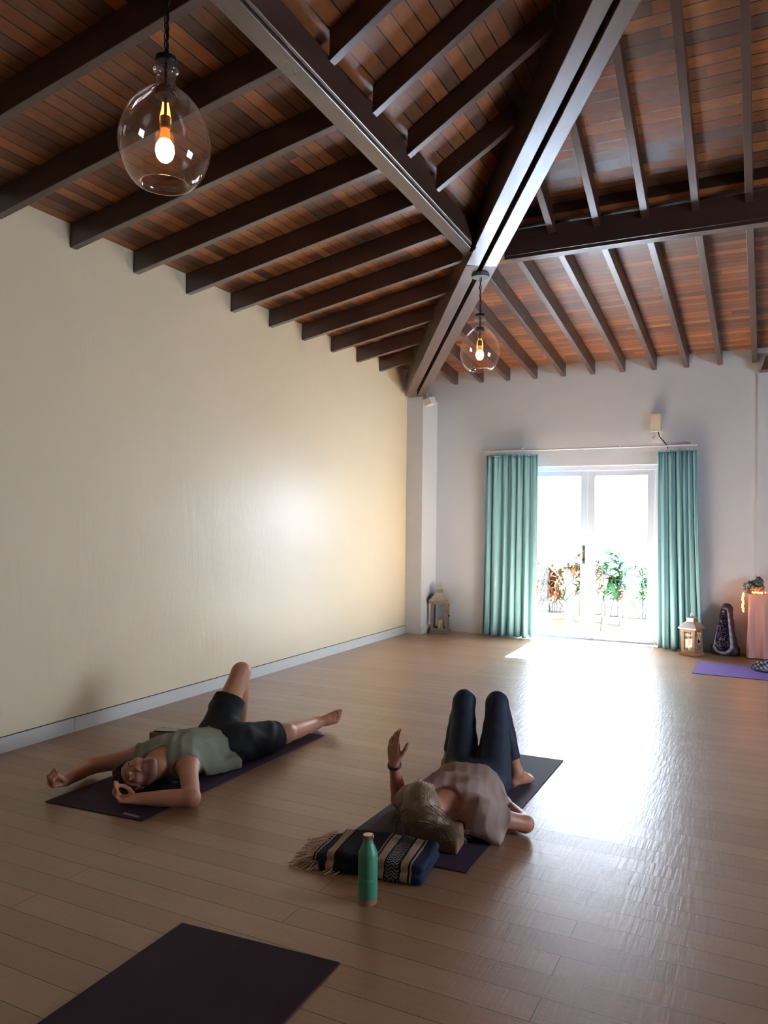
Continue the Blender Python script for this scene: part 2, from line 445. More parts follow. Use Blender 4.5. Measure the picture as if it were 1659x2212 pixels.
# baseboards
b = MB().box((XW, YB, 0), (XW+.016, 3.877, .098)).box((XW, 3.881, 0), (XW+.016, 9.40, .098))
struct('baseboard_left', b, M_trim)
struct('shadow_strip', MB().box((XW, YB, .098), (XW+.010, 9.40, .1015)), simple('painted_shadow_line', lin(70, 62, 54), .8))  # thin dark strip standing in for the shadow line above the baseboard
struct('baseboard_far', MB().box((-4.105, YW-.016, 0), (OX0, YW, .098)).box((OX1, YW-.016, 0), (-.03, YW, .098)), M_trim)
struct('baseboard_column', MB().box((XW+.016, 9.386, 0), (-4.09, 9.40, .098)).box((-4.105, 9.40, 0), (-4.09, YW-.016, .098)), M_trim)

# ---------------------------------------------------------------- roof
ZB = 3.375
SL, SF, SLU, SFU = 0.186, 0.131, 0.595, 0.44      # pitches: side/end, lower/upper
RD = 0.165                                         # rafter depth
def plx(y): return -2.175-.0375*(y-2.62)           # outer edge of the side purlin
PW = .15
FY0, FY1 = 6.31, 6.43                              # far purlin
RC = (-2.20, 6.22)                                 # ring corner
HC = (-4.207, 9.367, 3.167); HR = (-2.18, 6.20, 3.68)
k_up = (1.0, -1.33, 0.4763)
APX = -HR[0]
HA = (0.0, HR[1]+k_up[1]*APX, HR[2]+k_up[2]*APX)
zl = lambda x: ZB+SL*(x-XW)                        # rafter undersides
zf = lambda y: 3.392+SF*(YW-y)
zlu = lambda x: 3.885+SLU*(x+2.07)
zfu = lambda y: 3.905+SFU*(6.31-y)
def hip_x(y, up=False):                            # plan line of the hip
    return HC[0]+(HC[1]-y)/(HC[1]-HR[1])*(HR[0]-HC[0]) if not up else HR[0]+(HR[1]-y)/(-k_up[1])
def hip_y(x, up=False):
    return HC[1]-(x-HC[0])/(HR[0]-HC[0])*(HC[1]-HR[1]) if not up else HR[1]+k_up[1]*(x-HR[0])
# board planes (whole roof closed, mirrored about x = 0 and about the middle of the room)
YM = HA[1]; CY0 = 9.9
TH = .03
def slab(mb, quad):
    q = [np.array(p, float) for p in quad]; up = [p+np.array([0, 0, TH]) for p in q]
    return mb.hexa(q, up)
yb = lambda y: 2*YM-y
bl = lambda x: zl(x)+RD; bf = lambda y: zf(y)+RD; blu = lambda x: zlu(x)+RD; bfu = lambda y: zfu(y)+RD
cl = (XW, YW+.1); RX, RY = RC
mbx, mby, mbi = MB(), MB(), MB()
for sx in (1, -1):
    slab(mbx, [(sx*XW*1.04, YW+.1, bl(XW)-.03), (sx*RX, RY, bl(RX)), (sx*RX, yb(RY), bl(RX)), (sx*XW*1.04, YB-.3, bl(XW)-.03)])
    slab(mbx, [(sx*RX, RY, blu(RX)), (0, YM, blu(0)), (0, YM-.01, blu(0)), (sx*RX, yb(RY), blu(RX))])
    mbi.hexa([(sx*(RX-.01), RY, bl(RX)-.005), (sx*(RX+.01), RY, bl(RX)-.005), (sx*(RX+.01), yb(RY), bl(RX)-.005), (sx*(RX-.01), yb(RY), bl(RX)-.005)],
             [(sx*(RX-.01), RY, blu(RX)+.03), (sx*(RX+.01), RY, blu(RX)+.03), (sx*(RX+.01), yb(RY), blu(RX)+.03), (sx*(RX-.01), yb(RY), blu(RX)+.03)])
ct_s = struct('ceiling_side_slopes', mbx, M_bdx)
for m in (0, 1):
    g = (lambda y: y) if m == 0 else yb
    slab(mby, [(XW-.2, g(YW+.15), bf(YW)-.02), (XR+.2, g(YW+.15), bf(YW)-.02), (-RX, g(RY), bf(RY)), (RX, g(RY), bf(RY))])
    slab(mby, [(RX, g(RY), bfu(RY)), (-RX, g(RY), bfu(RY)), (.002, g(YM), blu(0)), (-.002, g(YM), blu(0))])
    mbi.hexa([(RX, g(RY)-.01, bf(RY)-.005), (-RX, g(RY)-.01, bf(RY)-.005), (-RX, g(RY)+.01, bf(RY)-.005), (RX, g(RY)+.01, bf(RY)-.005)],
             [(RX, g(RY)-.01, bfu(RY)+.05), (-RX, g(RY)-.01, bfu(RY)+.05), (-RX, g(RY)+.01, bfu(RY)+.05), (RX, g(RY)+.01, bfu(RY)+.05)])
struct('ceiling_end_slopes', mby, M_bdy)
struct('trim_2', mbi, simple('dark_riser_board', lin(58, 34, 26), .7, 0, .2))

def rafter(name, p0, p1, side, w, label, cat, group, depth=RD-.004, skew=0.0):
    """p0,p1: centre line of the underside; side: horizontal unit vector across; skew: how far the end cut runs on per metre across"""
    p0 = np.array(p0, float); p1 = np.array(p1, float); s = np.array(side)*w/2; d = np.array([0, 0, depth])
    mid = (p0+p1)/2; ax = (p1-p0)/np.linalg.norm(p1[:2]-p0[:2]); e = ax*skew*w/2
    mb = MB().hexa([p0-s, p1-s-e, p1+s+e, p0+s], [p0-s+d, p1-s-e+d, p1+s+e+d, p0+s+d])
    o = mb.build(name, M_rafter if side[1] else M_rafter_end, loc=tuple(mid), bevel=0.003)
    return tag(o, label, cat, group)
ORD = ['first', 'second', 'third', 'fourth', 'fifth', 'sixth', 'seventh', 'eighth', 'ninth', 'tenth', 'eleventh', 'twelfth', 'thirteenth', 'fourteenth', 'fifteenth', 'sixteenth', 'seventeenth', 'eighteenth']
GS = 'rafters of the slope above the cream wall'; GE = 'rafters of the slope above the glass door'
GSU = 'rafters of the upper slope above the cream wall'; GEU = 'rafters of the upper slope above the glass door'
RW = .056
ys = [8.607-.028+.596*(1-i) for i in range(0, 16)]
n = 0
hipdir = np.array([HR[0]-HC[0], HR[1]-HC[1]]); hipdir /= np.linalg.norm(hipdir); hn = abs(.150/hipdir[1])
for y in ys:
    if y > 9.15: continue
    xp, xh = plx(y)-.004, hip_x(y)-hn-.002; xe = min(xp, xh); sk = -1/1.56 if xh < xp else 0.0
    if xe < XW+.15: continue
    rafter('roof_rafter', (XW+.003, y, zl(XW)), (xe, y, zl(xe)), (0, 1, 0), RW,
           f'dark roof rafter meeting the cream wall, {ORD[n]} from the corner column', 'rafter', GS, skew=sk); n += 1
hud = np.array([k_up[0], k_up[1]]); hud /= np.linalg.norm(hud); hnu = abs(.150/hud[1])
n = 0
for i in range(0, 14):
    y = 5.02+.028-.532*(i-0)
    if y < .7: break
    xe = min(hip_x(y, True)-hnu-.04, -.02) if y > YM else -.03-(YM-y)/1.33
    x0 = plx(y)+PW+.005
    if xe < x0+.15: continue
    rafter('upper_roof_rafter', (x0, y, zlu(x0)), (xe, y, zlu(xe)), (0, 1, 0), RW,
           f'rafter of the steep upper slope over the cream wall, {ORD[n]} from the diagonal beam', 'rafter', GSU); n += 1
n = 0; hx = abs(.150/hipdir[0]); hxu = abs(.150/hud[0])
for i in range(0, 15):
    x = -3.86-.028+.0+.3735*i if False else -.095-.028+.3705*(i-10)
    yp, yh = FY1+.004, hip_y(x)+hx+.002; ye = max(yp, yh); sk = 1.56 if yh > yp else 0.0
    if ye < YW-.12 and x > XW+.3:
        rafter('roof_rafter', (x, YW-.003, zf(YW)), (x, ye, zf(ye)), (1, 0, 0), RW,
               f'dark roof rafter over the glass door wall, {ORD[n]} from the corner column', 'rafter', GE, skew=sk); n += 1
n = 0
for i in range(6, 15):
    x = -.095-.028+.3705*(i-10)
    if x > 0.8: break
    ye = max(hip_y(x, True)+hxu+.04, YM+.1) if x < 0 else YM+.1+1.33*x
    if ye < FY0-.15:
        rafter('upper_roof_rafter', (x, FY0-.005, zfu(FY0)), (x, ye, zfu(ye)), (1, 0, 0), RW,
               f'rafter of the steep upper slope above the glass door, {ORD[n]} from the diagonal beam', 'rafter', GEU); n += 1

# purlins and the twin diagonal beam
def prism(mb, p0, p1, side, w0, w1, depth):
    p0 = np.array(p0, float); p1 = np.array(p1, float); s = np.array(side, float); d = np.array([0, 0, depth])
    return mb.hexa([p0+s*w0, p1+s*w0, p1+s*w1, p0+s*w1], [p0+s*w0+d, p1+s*w0+d, p1+s*w1+d, p0+s*w1+d])
ya = 5.93
pu = thing('purlin_beam', 'long grey-lit purlin beam crossing the rafters above the cream wall', 'beam', (plx(3), 3, 3.75)); tag(pu, kind='structure')
mb = MB(); mb.hexa([(plx(.3), .3, 3.75), (plx(.3)+PW-.03, .3, 3.75), (plx(ya)+PW-.03, ya, 3.75), (plx(ya), ya+.25, 3.75)],
        [(plx(.3), .3, 3.93), (plx(.3)+PW-.03, .3, 3.93), (plx(ya)+PW-.03, ya, 3.93), (plx(ya), ya+.25, 3.93)])
mb.build('timber', M_purlin, pu, bevel=.004)
mb = MB(); mb.hexa([(plx(.3)+PW-.026, .3, 3.765), (plx(.3)+PW, .3, 3.765), (plx(ya)+PW, ya-.05, 3.765), (plx(ya)+PW-.026, ya, 3.765)],
        [(plx(.3)+PW-.026, .3, 3.93), (plx(.3)+PW, .3, 3.93), (plx(ya)+PW, ya-.05, 3.93), (plx(ya)+PW-.026, ya, 3.93)])
mb.build('facing_board', M_purlin, pu, bevel=.003)
pf = thing('purlin_beam', 'pale-edged purlin beam crossing the rafters above the glass door', 'beam', (-1, FY0, 3.75)); tag(pf, kind='structure')
MB().box((-2.02, FY0+.02, 3.75), (2.05, FY1, 3.985)).build('timber', M_purlin_end, pf, bevel=.004)
MB().box((-2.0, FY0, 3.775), (2.05, FY0+.016, 3.985)).build('facing_board', M_purlin_end, pf, bevel=.003)

hb = thing('hip_beam', 'great diagonal twin timber beam rising from the corner column', 'beam', HR); tag(hb, kind='structure')
def hipseg(a, b, w0, w1, dep, z0=0):
    a = np.array(a, float); b = np.array(b, float); d = (b-a)[:2]; d /= np.linalg.norm(d); s = np.array([-d[1], d[0], 0])
    mb = MB(); prism(mb, a+[0, 0, z0], b+[0, 0, z0], s, w0, w1, dep); return mb
mid = np.array(HR)
for (w0, w1, lab) in ((-.135, -.02, 'outer'), (.02, .135, 'inner')):
    # one continuous timber, in two scarfed lengths
    m1 = hipseg(HC, HR, w0, w1, .26); m1.build('timber', M_beam, hb, bevel=.004)
    hipseg(HR, np.array(HA)-np.array(k_up)*.02, w0, w1, .32).build('timber', M_beam, hb, bevel=.004)
hipseg(HC, HR, -.02, .02, .06, .12).build('cable_channel', M_blackmetal, hb)
hipseg(HR, np.array(HA)-np.array(k_up)*.05, -.02, .02, .06, .12).build('cable_channel', M_blackmetal, hb)
# the facing hip on the other side of the roof, and the stub over the pilaster
tag(MB().hexa([(-.055, 9.70, 3.268), (.30, 9.70, 3.268), (.30, 9.895, 3.268), (-.055, 9.895, 3.268)], [(-.01, 9.70, 3.42), (.30, 9.70, 3.42), (.30, 9.895, 3.42), (-.01, 9.895, 3.42)]).build('corbel_beam', M_beam, bevel=.004),
    'short dark timber block on top of the pilaster', 'beam', kind='structure')
# unseen cover added above the boards to block light leaks
ex, ey0, ey1 = 4.95, YB-.5, YW+.5; za = 6.1
rc = MB(); cs = [(-ex, ey0), (ex, ey0), (ex, ey1), (-ex, ey1)]
rc.add([(x, y, 3.8) for x, y in cs]+[(0, YM, za)]+[(x, y, 3.25) for x, y in cs], [(0, 1, 4), (1, 2, 4), (2, 3, 4), (3, 0, 4)]+[(i, 5+i, 5+(i+1) % 4, (i+1) % 4) for i in range(4)])
struct('leak_cover', rc, simple('leak_cover_brown', lin(60, 50, 44), .9))
# bolts at the purlin ends
tb = MB()
for p in ((-2.19, 5.98, 3.747), (-2.15, 5.93, 3.747)): tb.lathe([(.016, 0), (.016, -.008), (.009, -.008), (.009, -.02)], p, 10)
tb.build('bolt', M_blackmetal, pu)

# ---------------------------------------------------------------- glass double door
dr = thing('door_1', 'white-framed glass double door opening onto the bright terrace', 'door', (-2.055, 10.05, 0)); tag(dr, kind='structure')
D0, D1 = 10.03, 10.11
f = MB().box((OX0, D0, 0), (OX0+.055, D1, OZ)).box((OX1-.055, D0, 0), (OX1, D1, OZ)).box((OX0+.055, D0, OZ-.055), (OX1-.055, D1, OZ)).box((OX0+.055, D0, 0), (OX1-.055, D1, .012))
f.build('door_frame', M_door, dr, bevel=.004)
def leaf(x0, x1, hs):
    a, bb, z0, z1, w = 10.035, 10.085, .016, OZ-.058, .088
    lf = MB().box((x0, a, z0), (x0+w, bb, z1)).box((x1-w, a, z0), (x1, bb, z1)).box((x0+w, a, z0), (x1-w, bb, .115)).box((x0+w, a, z1-.065), (x1-w, bb, z1)).build('door_leaf', M_door, dr, bevel=.005)
    MB().box((x0+w-.004, a+.02, .112), (x1-w+.004, a+.026, z1-.062)).build('glass_pane', M_pane, lf)
    if hs:
        hx = x1-.045
        h = MB().box((hx-.016, a-.008, .98), (hx+.016, a, 1.20)).tube([(hx, a-.008, 1.15), (hx, a-.05, 1.15)], .009).tube([(hx, a-.048, 1.15), (hx-.05, a-.05, 1.152), (hx-.11, a-.048, 1.15)], .008)
        h.build('door_handle', M_steel, lf)
        MB().tube([(hx, a, 1.03), (hx, a-.02, 1.03)], .015, 14).build('key_cylinder', M_blackmetal, lf)
leaf(OX0+.058, -2.0565, True); leaf(-2.0535, OX1-.058, False)

# ================================================================== FURNISHINGS
M_curtain = fabric('teal_curtain_cloth', lin(116, 162, 171), 0.75, 500, 0.12, 0.08)
M_oldwood = wood_beam('weathered_lantern_wood', lin(150, 120, 92), 0.6, 0.3)
M_tin = simple('galvanised_tin', lin(205, 200, 190), 0.35, 0.85, bump=.1)
M_candle = simple('ivory_candle_wax', lin(225, 222, 175), 0.5)
M_clear = glass_thin('clear_glass')

# ---- curtains
def curtain(name, xt0, xt1, xb0, xb1, folds, amp, label, seed, flat_in):
    y0, zt, zb = 9.77, 2.385, .012
    nu, nv = 150, 44; V = []; F = []
    r = np.random.default_rng(seed); ph = r.uniform(0, 6.28, 5); jit = r.uniform(.7, 1.3, folds+4)
    us = np.linspace(0, 1, nu)
    # uneven fold widths and depths
    dens = np.interp(us, np.linspace(0, 1, folds*2), r.uniform(.45, 1.7, folds*2)); dens = dens/np.mean(dens)
    phase = np.cumsum(dens)/nu*folds*2*math.pi+ph[0]
    depth = np.interp(us, np.linspace(0, 1, folds*2), r.uniform(.35, 1.2, folds*2))
    side = us if flat_in == 'right' else 1-us
    damp = np.clip((1-side)/.20, .06, 1)
    for j in range(nv):
        t = j/(nv-1); z = zt+(zb-zt)*t
        a = amp*(.55+.65*t)
        for i, u in enumerate(us):
            xa = xt0+(xt1-xt0)*u; xb = xb0+(xb1-xb0)*u
            x = xa+(xb-xa)*t**1.2
            w = math.sin(phase[i]+.35*math.sin(2.2*t+ph[1]))
            pleat = .010*math.sin(phase[i]*3.0+ph[2])*math.exp(-(t/.14)**2)
            y = y0+damp[i]*(a*depth[i]*w+.006*math.sin(2.3*phase[i]+2*t+ph[4]))+pleat+.007*math.sin(5*t+3*u+ph[3])
            V.append((x+damp[i]*.30*a*math.cos(phase[i]), y, z+(.005*math.sin(phase[i]) if j == nv-1 else 0)))
    for j in range(nv-1):
        for i in range(nu-1):
            q = j*nu+i; F.append((q, q+nu, q+nu+1, q+1))
    root = thing(name, label, 'curtain', ((xb0+xb1)/2, y0, 0), 'teal curtains at the glass door')
    o = mesh('curtain_panel', V, F, M_curtain, root, smooth=True)
    so_ = o.modifiers.new('thick', 'SOLIDIFY'); so_.thickness = .003
    # gathered heading tape
    tp = MB(); pts = [V[i] for i in range(0, nu, 2)]
    tp.tube([(p[0], p[1]-.003, p[2]-.008) for p in pts], .006, 6)
    tp.build('heading_tape', M_curtain, root, True)
    for i in range(6, nu, 18):
        p = V[i]; MB().tube([(p[0], p[1], p[2]-.01), (p[0], 9.785, p[2]+.012), (p[0], 9.785, p[2]+.034)], .0035, 6).build('curtain_hook', M_white, root)
    return root
curtain('curtain', -3.352, -2.640, -3.385, -2.650, 7, .040, 'teal curtain hanging between the corner lantern and the glass door', 3, 'right')
curtain('curtain', -1.172, -.742, -1.150, -.662, 6, .042, 'teal curtain hanging behind the lantern that stands near the purple geode', 9, 'left')
rail = thing('curtain_rail', 'thin white curtain rail above the glass door', 'curtain rail', (-2.05, 9.77, 2.43))
MB().tube([(-3.37, 9.77, 2.44), (-.73, 9.77, 2.445)], .011, 10).build('rod', M_white, rail, True)
for xx in (-3.3, -2.87, -1.635, -.80):
    MB().tube([(xx, 9.77, 2.455), (xx, 9.80, 2.475), (xx, YW, 2.475)], .008, 8).box((xx-.015, YW-.006, 2.45), (xx+.015, YW, 2.50)).build('bracket', M_white, rail)

# ---- lanterns
def lantern(loc, rot, w, h, label, candle_h, wood, roofmat):
    L = thing('lantern', label, 'lantern', loc, 'wooden lanterns on the floor', rot)
    hw = w/2; zb = .035; zr = h*.66; pw = .034
    MB().box((-hw-.018, -hw-.018, 0), (hw+.018, hw+.018, zb)).build('base', wood, L, world=False, bevel=.004)
    for sx in (-1, 1):
        for sy in (-1, 1):
            MB().box((min(sx*hw, sx*(hw-pw)), min(sy*hw, sy*(hw-pw)), zb), (max(sx*hw, sx*(hw-pw)), max(sy*hw, sy*(hw-pw)), zr)).build('post', wood, L, world=False, bevel=.003)
    for z0, z1 in ((zb, zb+.03), (zr-.035, zr)):
        f = MB()
        for s in (-1, 1):
            f.box((-hw+pw, min(s*hw, s*(hw-.02)), z0), (hw-pw, max(s*hw, s*(hw-.02)), z1))
            f.box((min(s*hw, s*(hw-.02)), -hw+pw, z0), (max(s*hw, s*(hw-.02)), hw-pw, z1))
        f.build('rail_frame', wood, L, world=False, bevel=.002)
    for s in (-1, 1):
        MB().box((-hw+pw, s*(hw-.014)-.0015, zb+.03), (hw-pw, s*(hw-.014)+.0015, zr-.035)).build('glass_pane', M_clear, L, world=False)
        MB().box((s*(hw-.014)-.0015, -hw+pw, zb+.03), (s*(hw-.014)+.0015, hw-pw, zr-.035)).build('glass_pane', M_clear, L, world=False)
    rw = hw+.028; ra = .05; z1 = zr+.012; z2 = h*.84
    sq = lambda r, z: [(-r, -r, z), (r, -r, z), (r, r, z), (-r, r, z)]
    m = MB().hexa(sq(rw, zr), sq(rw, z1)).hexa(sq(rw, z1), sq(ra, z2)).hexa(sq(ra*.86, z2), sq(ra*.86, z2+.045)).hexa(sq(ra*1.25, z2+.045), sq(ra*.35, h*.965))
    m.build('roof', roofmat, L, world=False, bevel=.002)
    MB().sphere((0, 0, h*.965+.012), .013).torus((0, 0, h*.985+.012), .018, .003, (0, 1, 0)).build('finial_ring', roofmat, L, world=False, smooth=True)
    MB().lathe([(.034, 0), (.036, .01), (.035, candle_h), (.02, candle_h-.004)], (0, 0, zb), 20).tube([(0, 0, zb+candle_h-.006), (.002, 0, zb+candle_h+.014)], .0016, 6).build('candle', M_candle, L, world=False, smooth=False)
    MB().box((hw, -.02, (zb+zr)/2-.02), (hw+.006, .0, (zb+zr)/2+.02)).sphere((hw+.014, -.01, (zb+zr)/2), .009, 8, 6).build('latch', M_blackmetal, L, world=False)
    return L
M_greywood = wood_beam('grey_washed_wood', lin(122, 110, 98), 0.6, 0.3)
lantern((-3.955, 9.71, 0), R_(14), .225, .64, 'tall wooden lantern with tin roof standing in the corner by the column', .13, M_greywood, M_tin)
lantern((-.755, 9.505, 0), R_(-24), .165, .46, 'small wooden lantern with tin roof in front of the teal curtain', .075, M_oldwood, M_tin)

# ---- amethyst geode
def geode():
    G = thing('geode', 'tall purple crystal geode standing on the floor beside the pink-covered table', 'geode', (-.415, 9.73, 0), rotz=R_(-6))
    lo, hi, h = (-.2, -.14, -.002), (.2, .16, .66), .005
    def outer(S, d):
        S.cap((-.005, .02, .09), (.01, .03, .53), .135+d, .062+d, .04, flat=(0, 1, 0), sc=.72)
        S.cap((-.10, .02, .05), (.10, .02, .05), .055+d, .055+d, .05)
    def wob(a): return lambda X, Y, Z: a*(np.sin(31*X+17*Z)*np.sin(23*Z+19*Y+1)+.6*np.sin(61*X-47*Z+3)*np.sin(53*Y+41*Z))
    S = SDF(lo, hi, h); outer(S, 0); S.warp(wob(.006))
    S.cap((-.012, -.10, .13), (.0, -.075, .50), .083, .034, .012, 'sub', flat=(0, 1, 0), sc=1.0)
    S.plane((0, 0, .001), (0, 0, -1))
    def tint(V):
        # pale agate band round the mouth of the hollow, dark basalt elsewhere
        x, y, z = V[:, 0]+.006, V[:, 1], V[:, 2]
        t = np.clip((z-.13)/.37, 0, 1); r = .083+(.034-.083)*t; cx = -.012+.012*t; cyy = -.10+.025*t
        dz = z-(.13+.37*t); d = np.sqrt((x-cx)**2+(y-cyy)**2+dz**2)-r
        k = np.clip(1.9-np.abs(d-.014)/.018, 0, 1)*(y < .03)
        n = .8+.2*np.sin(90*z+60*x)
        dark = np.array(lin(46, 44, 46)[:3]); pale = np.array(lin(214, 210, 222)[:3])
        return dark+(pale-dark)*(k*n)[:, None]
    o = sdf_mesh('shell', S, attr_mat('geode_rock', .6, .4, bump=.5, bscale=70), None, tint=tint)
    o.parent = G
    # crystal lining: the hollow's wall studded with small points
    t = NT('amethyst_crystal'); c = t.coord(); v = t.n('ShaderNodeTexVoronoi', {'Vector': c, 'Scale': 85.0})
    t.pbsdf(Base_Color=t.ramp(v.outputs['Distance'], [(0, lin(70, 60, 110)), (.5, lin(40, 33, 68)), (1, lin(24, 19, 42))]), Roughness=.4, Specular_IOR_Level=.2, Normal=t.bump(v.outputs['Distance'], .4, .004))
    mb = MB(); r = np.random.default_rng(4)
    for i in range(1300):
        tt = r.uniform(0, 1); a = r.uniform(-.15, math.pi+.15); rr = .081+(.033-.081)*tt
        c0 = np.array([-.012+.012*tt, -.10+.025*tt, .13+.37*tt]); el = r.uniform(-.25, .25)
        q_ = r.uniform()
        if q_ < .16: c0 = np.array([-.012, -.10, .13]); el = -r.uniform(.2, 1.35); rr = .081
        elif q_ < .24: c0 = np.array([0, -.075, .50]); el = r.uniform(.2, 1.3); rr = .033
        d = np.array([math.cos(a)*math.cos(el), math.sin(a)*math.cos(el), math.sin(el)]); p = c0+d*rr; q = c0+d*rr*r.uniform(.80, .92)
        s = r.uniform(.0045, .0075); u = np.cross(d, [0, 0, 1.]); u /= np.linalg.norm(u); w = np.cross(d, u)
        b = [p+s*(u*math.cos(k*math.pi/3)+w*math.sin(k*math.pi/3)) for k in range(6)]
        m = [p*.45+q*.55+s*.8*(u*math.cos(k*math.pi/3)+w*math.sin(k*math.pi/3)) for k in range(6)]
        mb.add(b+m+[q], [(k, (k+1) % 6, 6+(k+1) % 6, 6+k) for k in range(6)]+[(6+k, 6+(k+1) % 6, 12) for k in range(6)])
    o = mb.build('crystal_lining', t.m, None); o.parent = G
geode()

# ---- table covered with a pink cloth, rock, string of lights
TX0, TX1, TY0, TY1, TZ = -.158, .42, 9.60, 9.85, .715
def drape():
    tb = thing('altar_table', 'small side table entirely covered by a dusty pink cloth', 'table', ((TX0+TX1)/2, (TY0+TY1)/2, 0))
    M_pink = fabric('pink_cloth', lin(214, 166, 158), .85, 400, .12, .1)
    nu, nv = 240, 26; V = []; F = []
    per = 2*((TX1-TX0)+(TY1-TY0))
    def edge(s):
        s %= per; w, d = TX1-TX0, TY1-TY0
        if s < w: return np.array([TX0+s, TY0]), np.array([0, -1.])
        s -= w
        if s < d: return np.array([TX1, TY0+s]), np.array([1., 0])
        s -= d
        if s < w: return np.array([TX1-s, TY1]), np.array([0, 1.])
        s -= w; return np.array([TX0, TY1-s]), np.array([-1., 0])
    for j in range(nv):
        t = j/(nv-1); z = TZ+.004-(TZ-.006)*t
        for i in range(nu):
            s = per*i/nu; p, n_ = edge(s); p2, n2 = edge(s+.03); p3, n3 = edge(s-.03); nn = n_+n2+n3; nn /= np.linalg.norm(nn)
            a = .004+t*(.014+.016*math.sin(s*42+1.2*math.sin(s*9)+.8*t)+.006*math.sin(s*95))
            q = p+nn*a; V.append((q[0], q[1], z))
    for j in range(nv-1):
        for i in range(nu):
            i2 = (i+1) % nu; F.append((j*nu+i, j*nu+i2, (j+1)*nu+i2, (j+1)*nu+i))
    F.append(tuple(range(nu-1, -1, -1)))
    o = mesh('tablecloth', V, F, M_pink, tb, smooth=True); m = o.modifiers.new('thick', 'SOLIDIFY'); m.thickness = .003; m.offset = -1
    o.modifiers.new('split', 'EDGE_SPLIT').split_angle = R_(50)
    MB().box((TX0+.008, TY0+.008, TZ-.03), (TX1-.008, TY1-.008, TZ-.004)).build('table_top', M_oldwood, tb)
    for x in (TX0+.03, TX1-.07):
        for y in (TY0+.03, TY1-.07): MB().box((x, y, 0), (x+.04, y+.04, TZ-.03)).build('leg', M_oldwood, tb)
drape()
def rock():
    lo, hi = (-.27, 9.56, .70), (.07, 9.86, .98)
    S = SDF(lo, hi, .005)
    S.ell((-.118, 9.70, .800), (.105, .085, .068), .03); S.ell((-.065, 9.72, .835), (.05, .05, .075), .03); S.ell((-.150, 9.68, .785), (.06, .06, .05), .03)
    S.warp(lambda X, Y, Z: .010*np.sin(47*X+31*Z+2)*np.sin(41*Y+37*Z)+.006*np.sin(97*X-83*Y)*np.sin(101*Z+61*X)+.003*np.sin(190*X+150*Z)*np.sin(170*Y))
    S.plane((0, 0, TZ+.006), (0, 0, -1))
    t = NT('dark_mineral'); c = t.coord(); n = t.noise(c, 22, 6, .7, 1.5); v = t.n('ShaderNodeTexVoronoi', {'Vector': c, 'Scale': 38.0})
    t.pbsdf(Base_Color=t.ramp(n.outputs[0], [(.3, lin(38, 42, 40)), (.5, lin(78, 84, 78)), (.62, lin(150, 152, 146)), (.8, lin(70, 66, 64))]), Roughness=.5, Normal=t.bump(v.outputs['Distance'], .8, .01))
    tag(sdf_mesh('mineral_rock', S, t.m, loc=(-.118, 9.70, TZ)), 'rough grey-green crystal rock sitting on the pink cloth', 'rock')
rock()
def lights():
    sl = thing('string_lights', 'string of glowing orange fairy lights draped over the pink table edge', 'string lights', (TX0, TY0, TZ))
    M_fairy = emit('fairy_light_glow', (1.0, .23, .03, 1), 10.0)
    # down the near corner, then along the top towards the rock
    pts = [(-.226+.005*math.sin(k*1.1), 9.585, .733-.0145*k) for k in range(15)]
    top = [(-.20, 9.588, .740), (-.13, 9.600, .7275), (-.08, 9.604, .7275), (-.03, 9.606, .7275), (.06, 9.61, .7275), (.13, 9.62, .7275), (.22, 9.61, .7275), (.32, 9.62, .7275)]
    MB().tube(pts[::-1]+top, .0022, 6).build('wire', M_blackmetal, sl)
    proto = MB().lathe([(.0006, -.011), (.0058, -.007), (.0066, .0), (.0045, .008), (.0006, .012)], (0, 0, 0), 10).build('bulb', M_fairy, sl, world=False)
    P = [(p[0]-.006*((k % 2)*2-1), p[1]-.008, p[2]) for k, p in enumerate(pts)]
    for a, b in zip(top[1:-1], top[2:]):
        for f in (0, .35, .7): P.append((a[0]+(b[0]-a[0])*f, a[1]+(b[1]-a[1])*f-.006, a[2]+.017+.003*math.sin(9*f+a[0]*40)))
    for k, p in enumerate(P):
        o = proto if k == 0 else proto.copy()
        if k: COL.objects.link(o); o.parent = sl
        o.location = Vector(p)-Vector(sl.location)
lights()

# ---- wall fittings above the door
wd = thing('wall_speaker', 'cream box fitted on the wall above the glass door with a dark cable', 'wall box', (-1.2, YW, 2.72))
MB().box((-1.262, YW-.10, 2.632), (-1.145, YW-.002, 2.845)).build('housing', simple('cream_plastic', lin(226, 212, 190), .45), wd, bevel=.008)
MB().box((-1.262, YW-.104, 2.624), (-1.147, YW-.06, 2.637)).build('lower_lip', M_white, wd, bevel=.003)
MB().tube([(-1.175, YW-.06, 2.63), (-1.165, YW-.05, 2.57), (-1.11, YW-.07, 2.50), (-1.07, YW-.09, 2.45), (-1.055, YW-.11, 2.40)], .006, 8).build('cable', M_blackmetal, wd, True)
so2 = thing('socket_plate', 'white socket plate with a metal hook under the cream wall box', 'socket', (-1.19, YW, 2.55))
MB().box((-1.255, YW-.008, 2.50), (-1.14, YW-.001, 2.585)).build('plate', M_white, so2, bevel=.002)
MB().tube([(-1.262, YW-.02, 2.588), (-1.135, YW-.02, 2.594)], .004, 6).build('cable_clip', M_steel, so2)
MB().tube([(-1.225, YW-.012, 2.585), (-1.225, YW-.04, 2.565), (-1.222, YW-.045, 2.545), (-1.235, YW-.03, 2.535), (-1.24, YW-.015, 2.55)], .008, 8).build('hook', M_steel, so2, True)
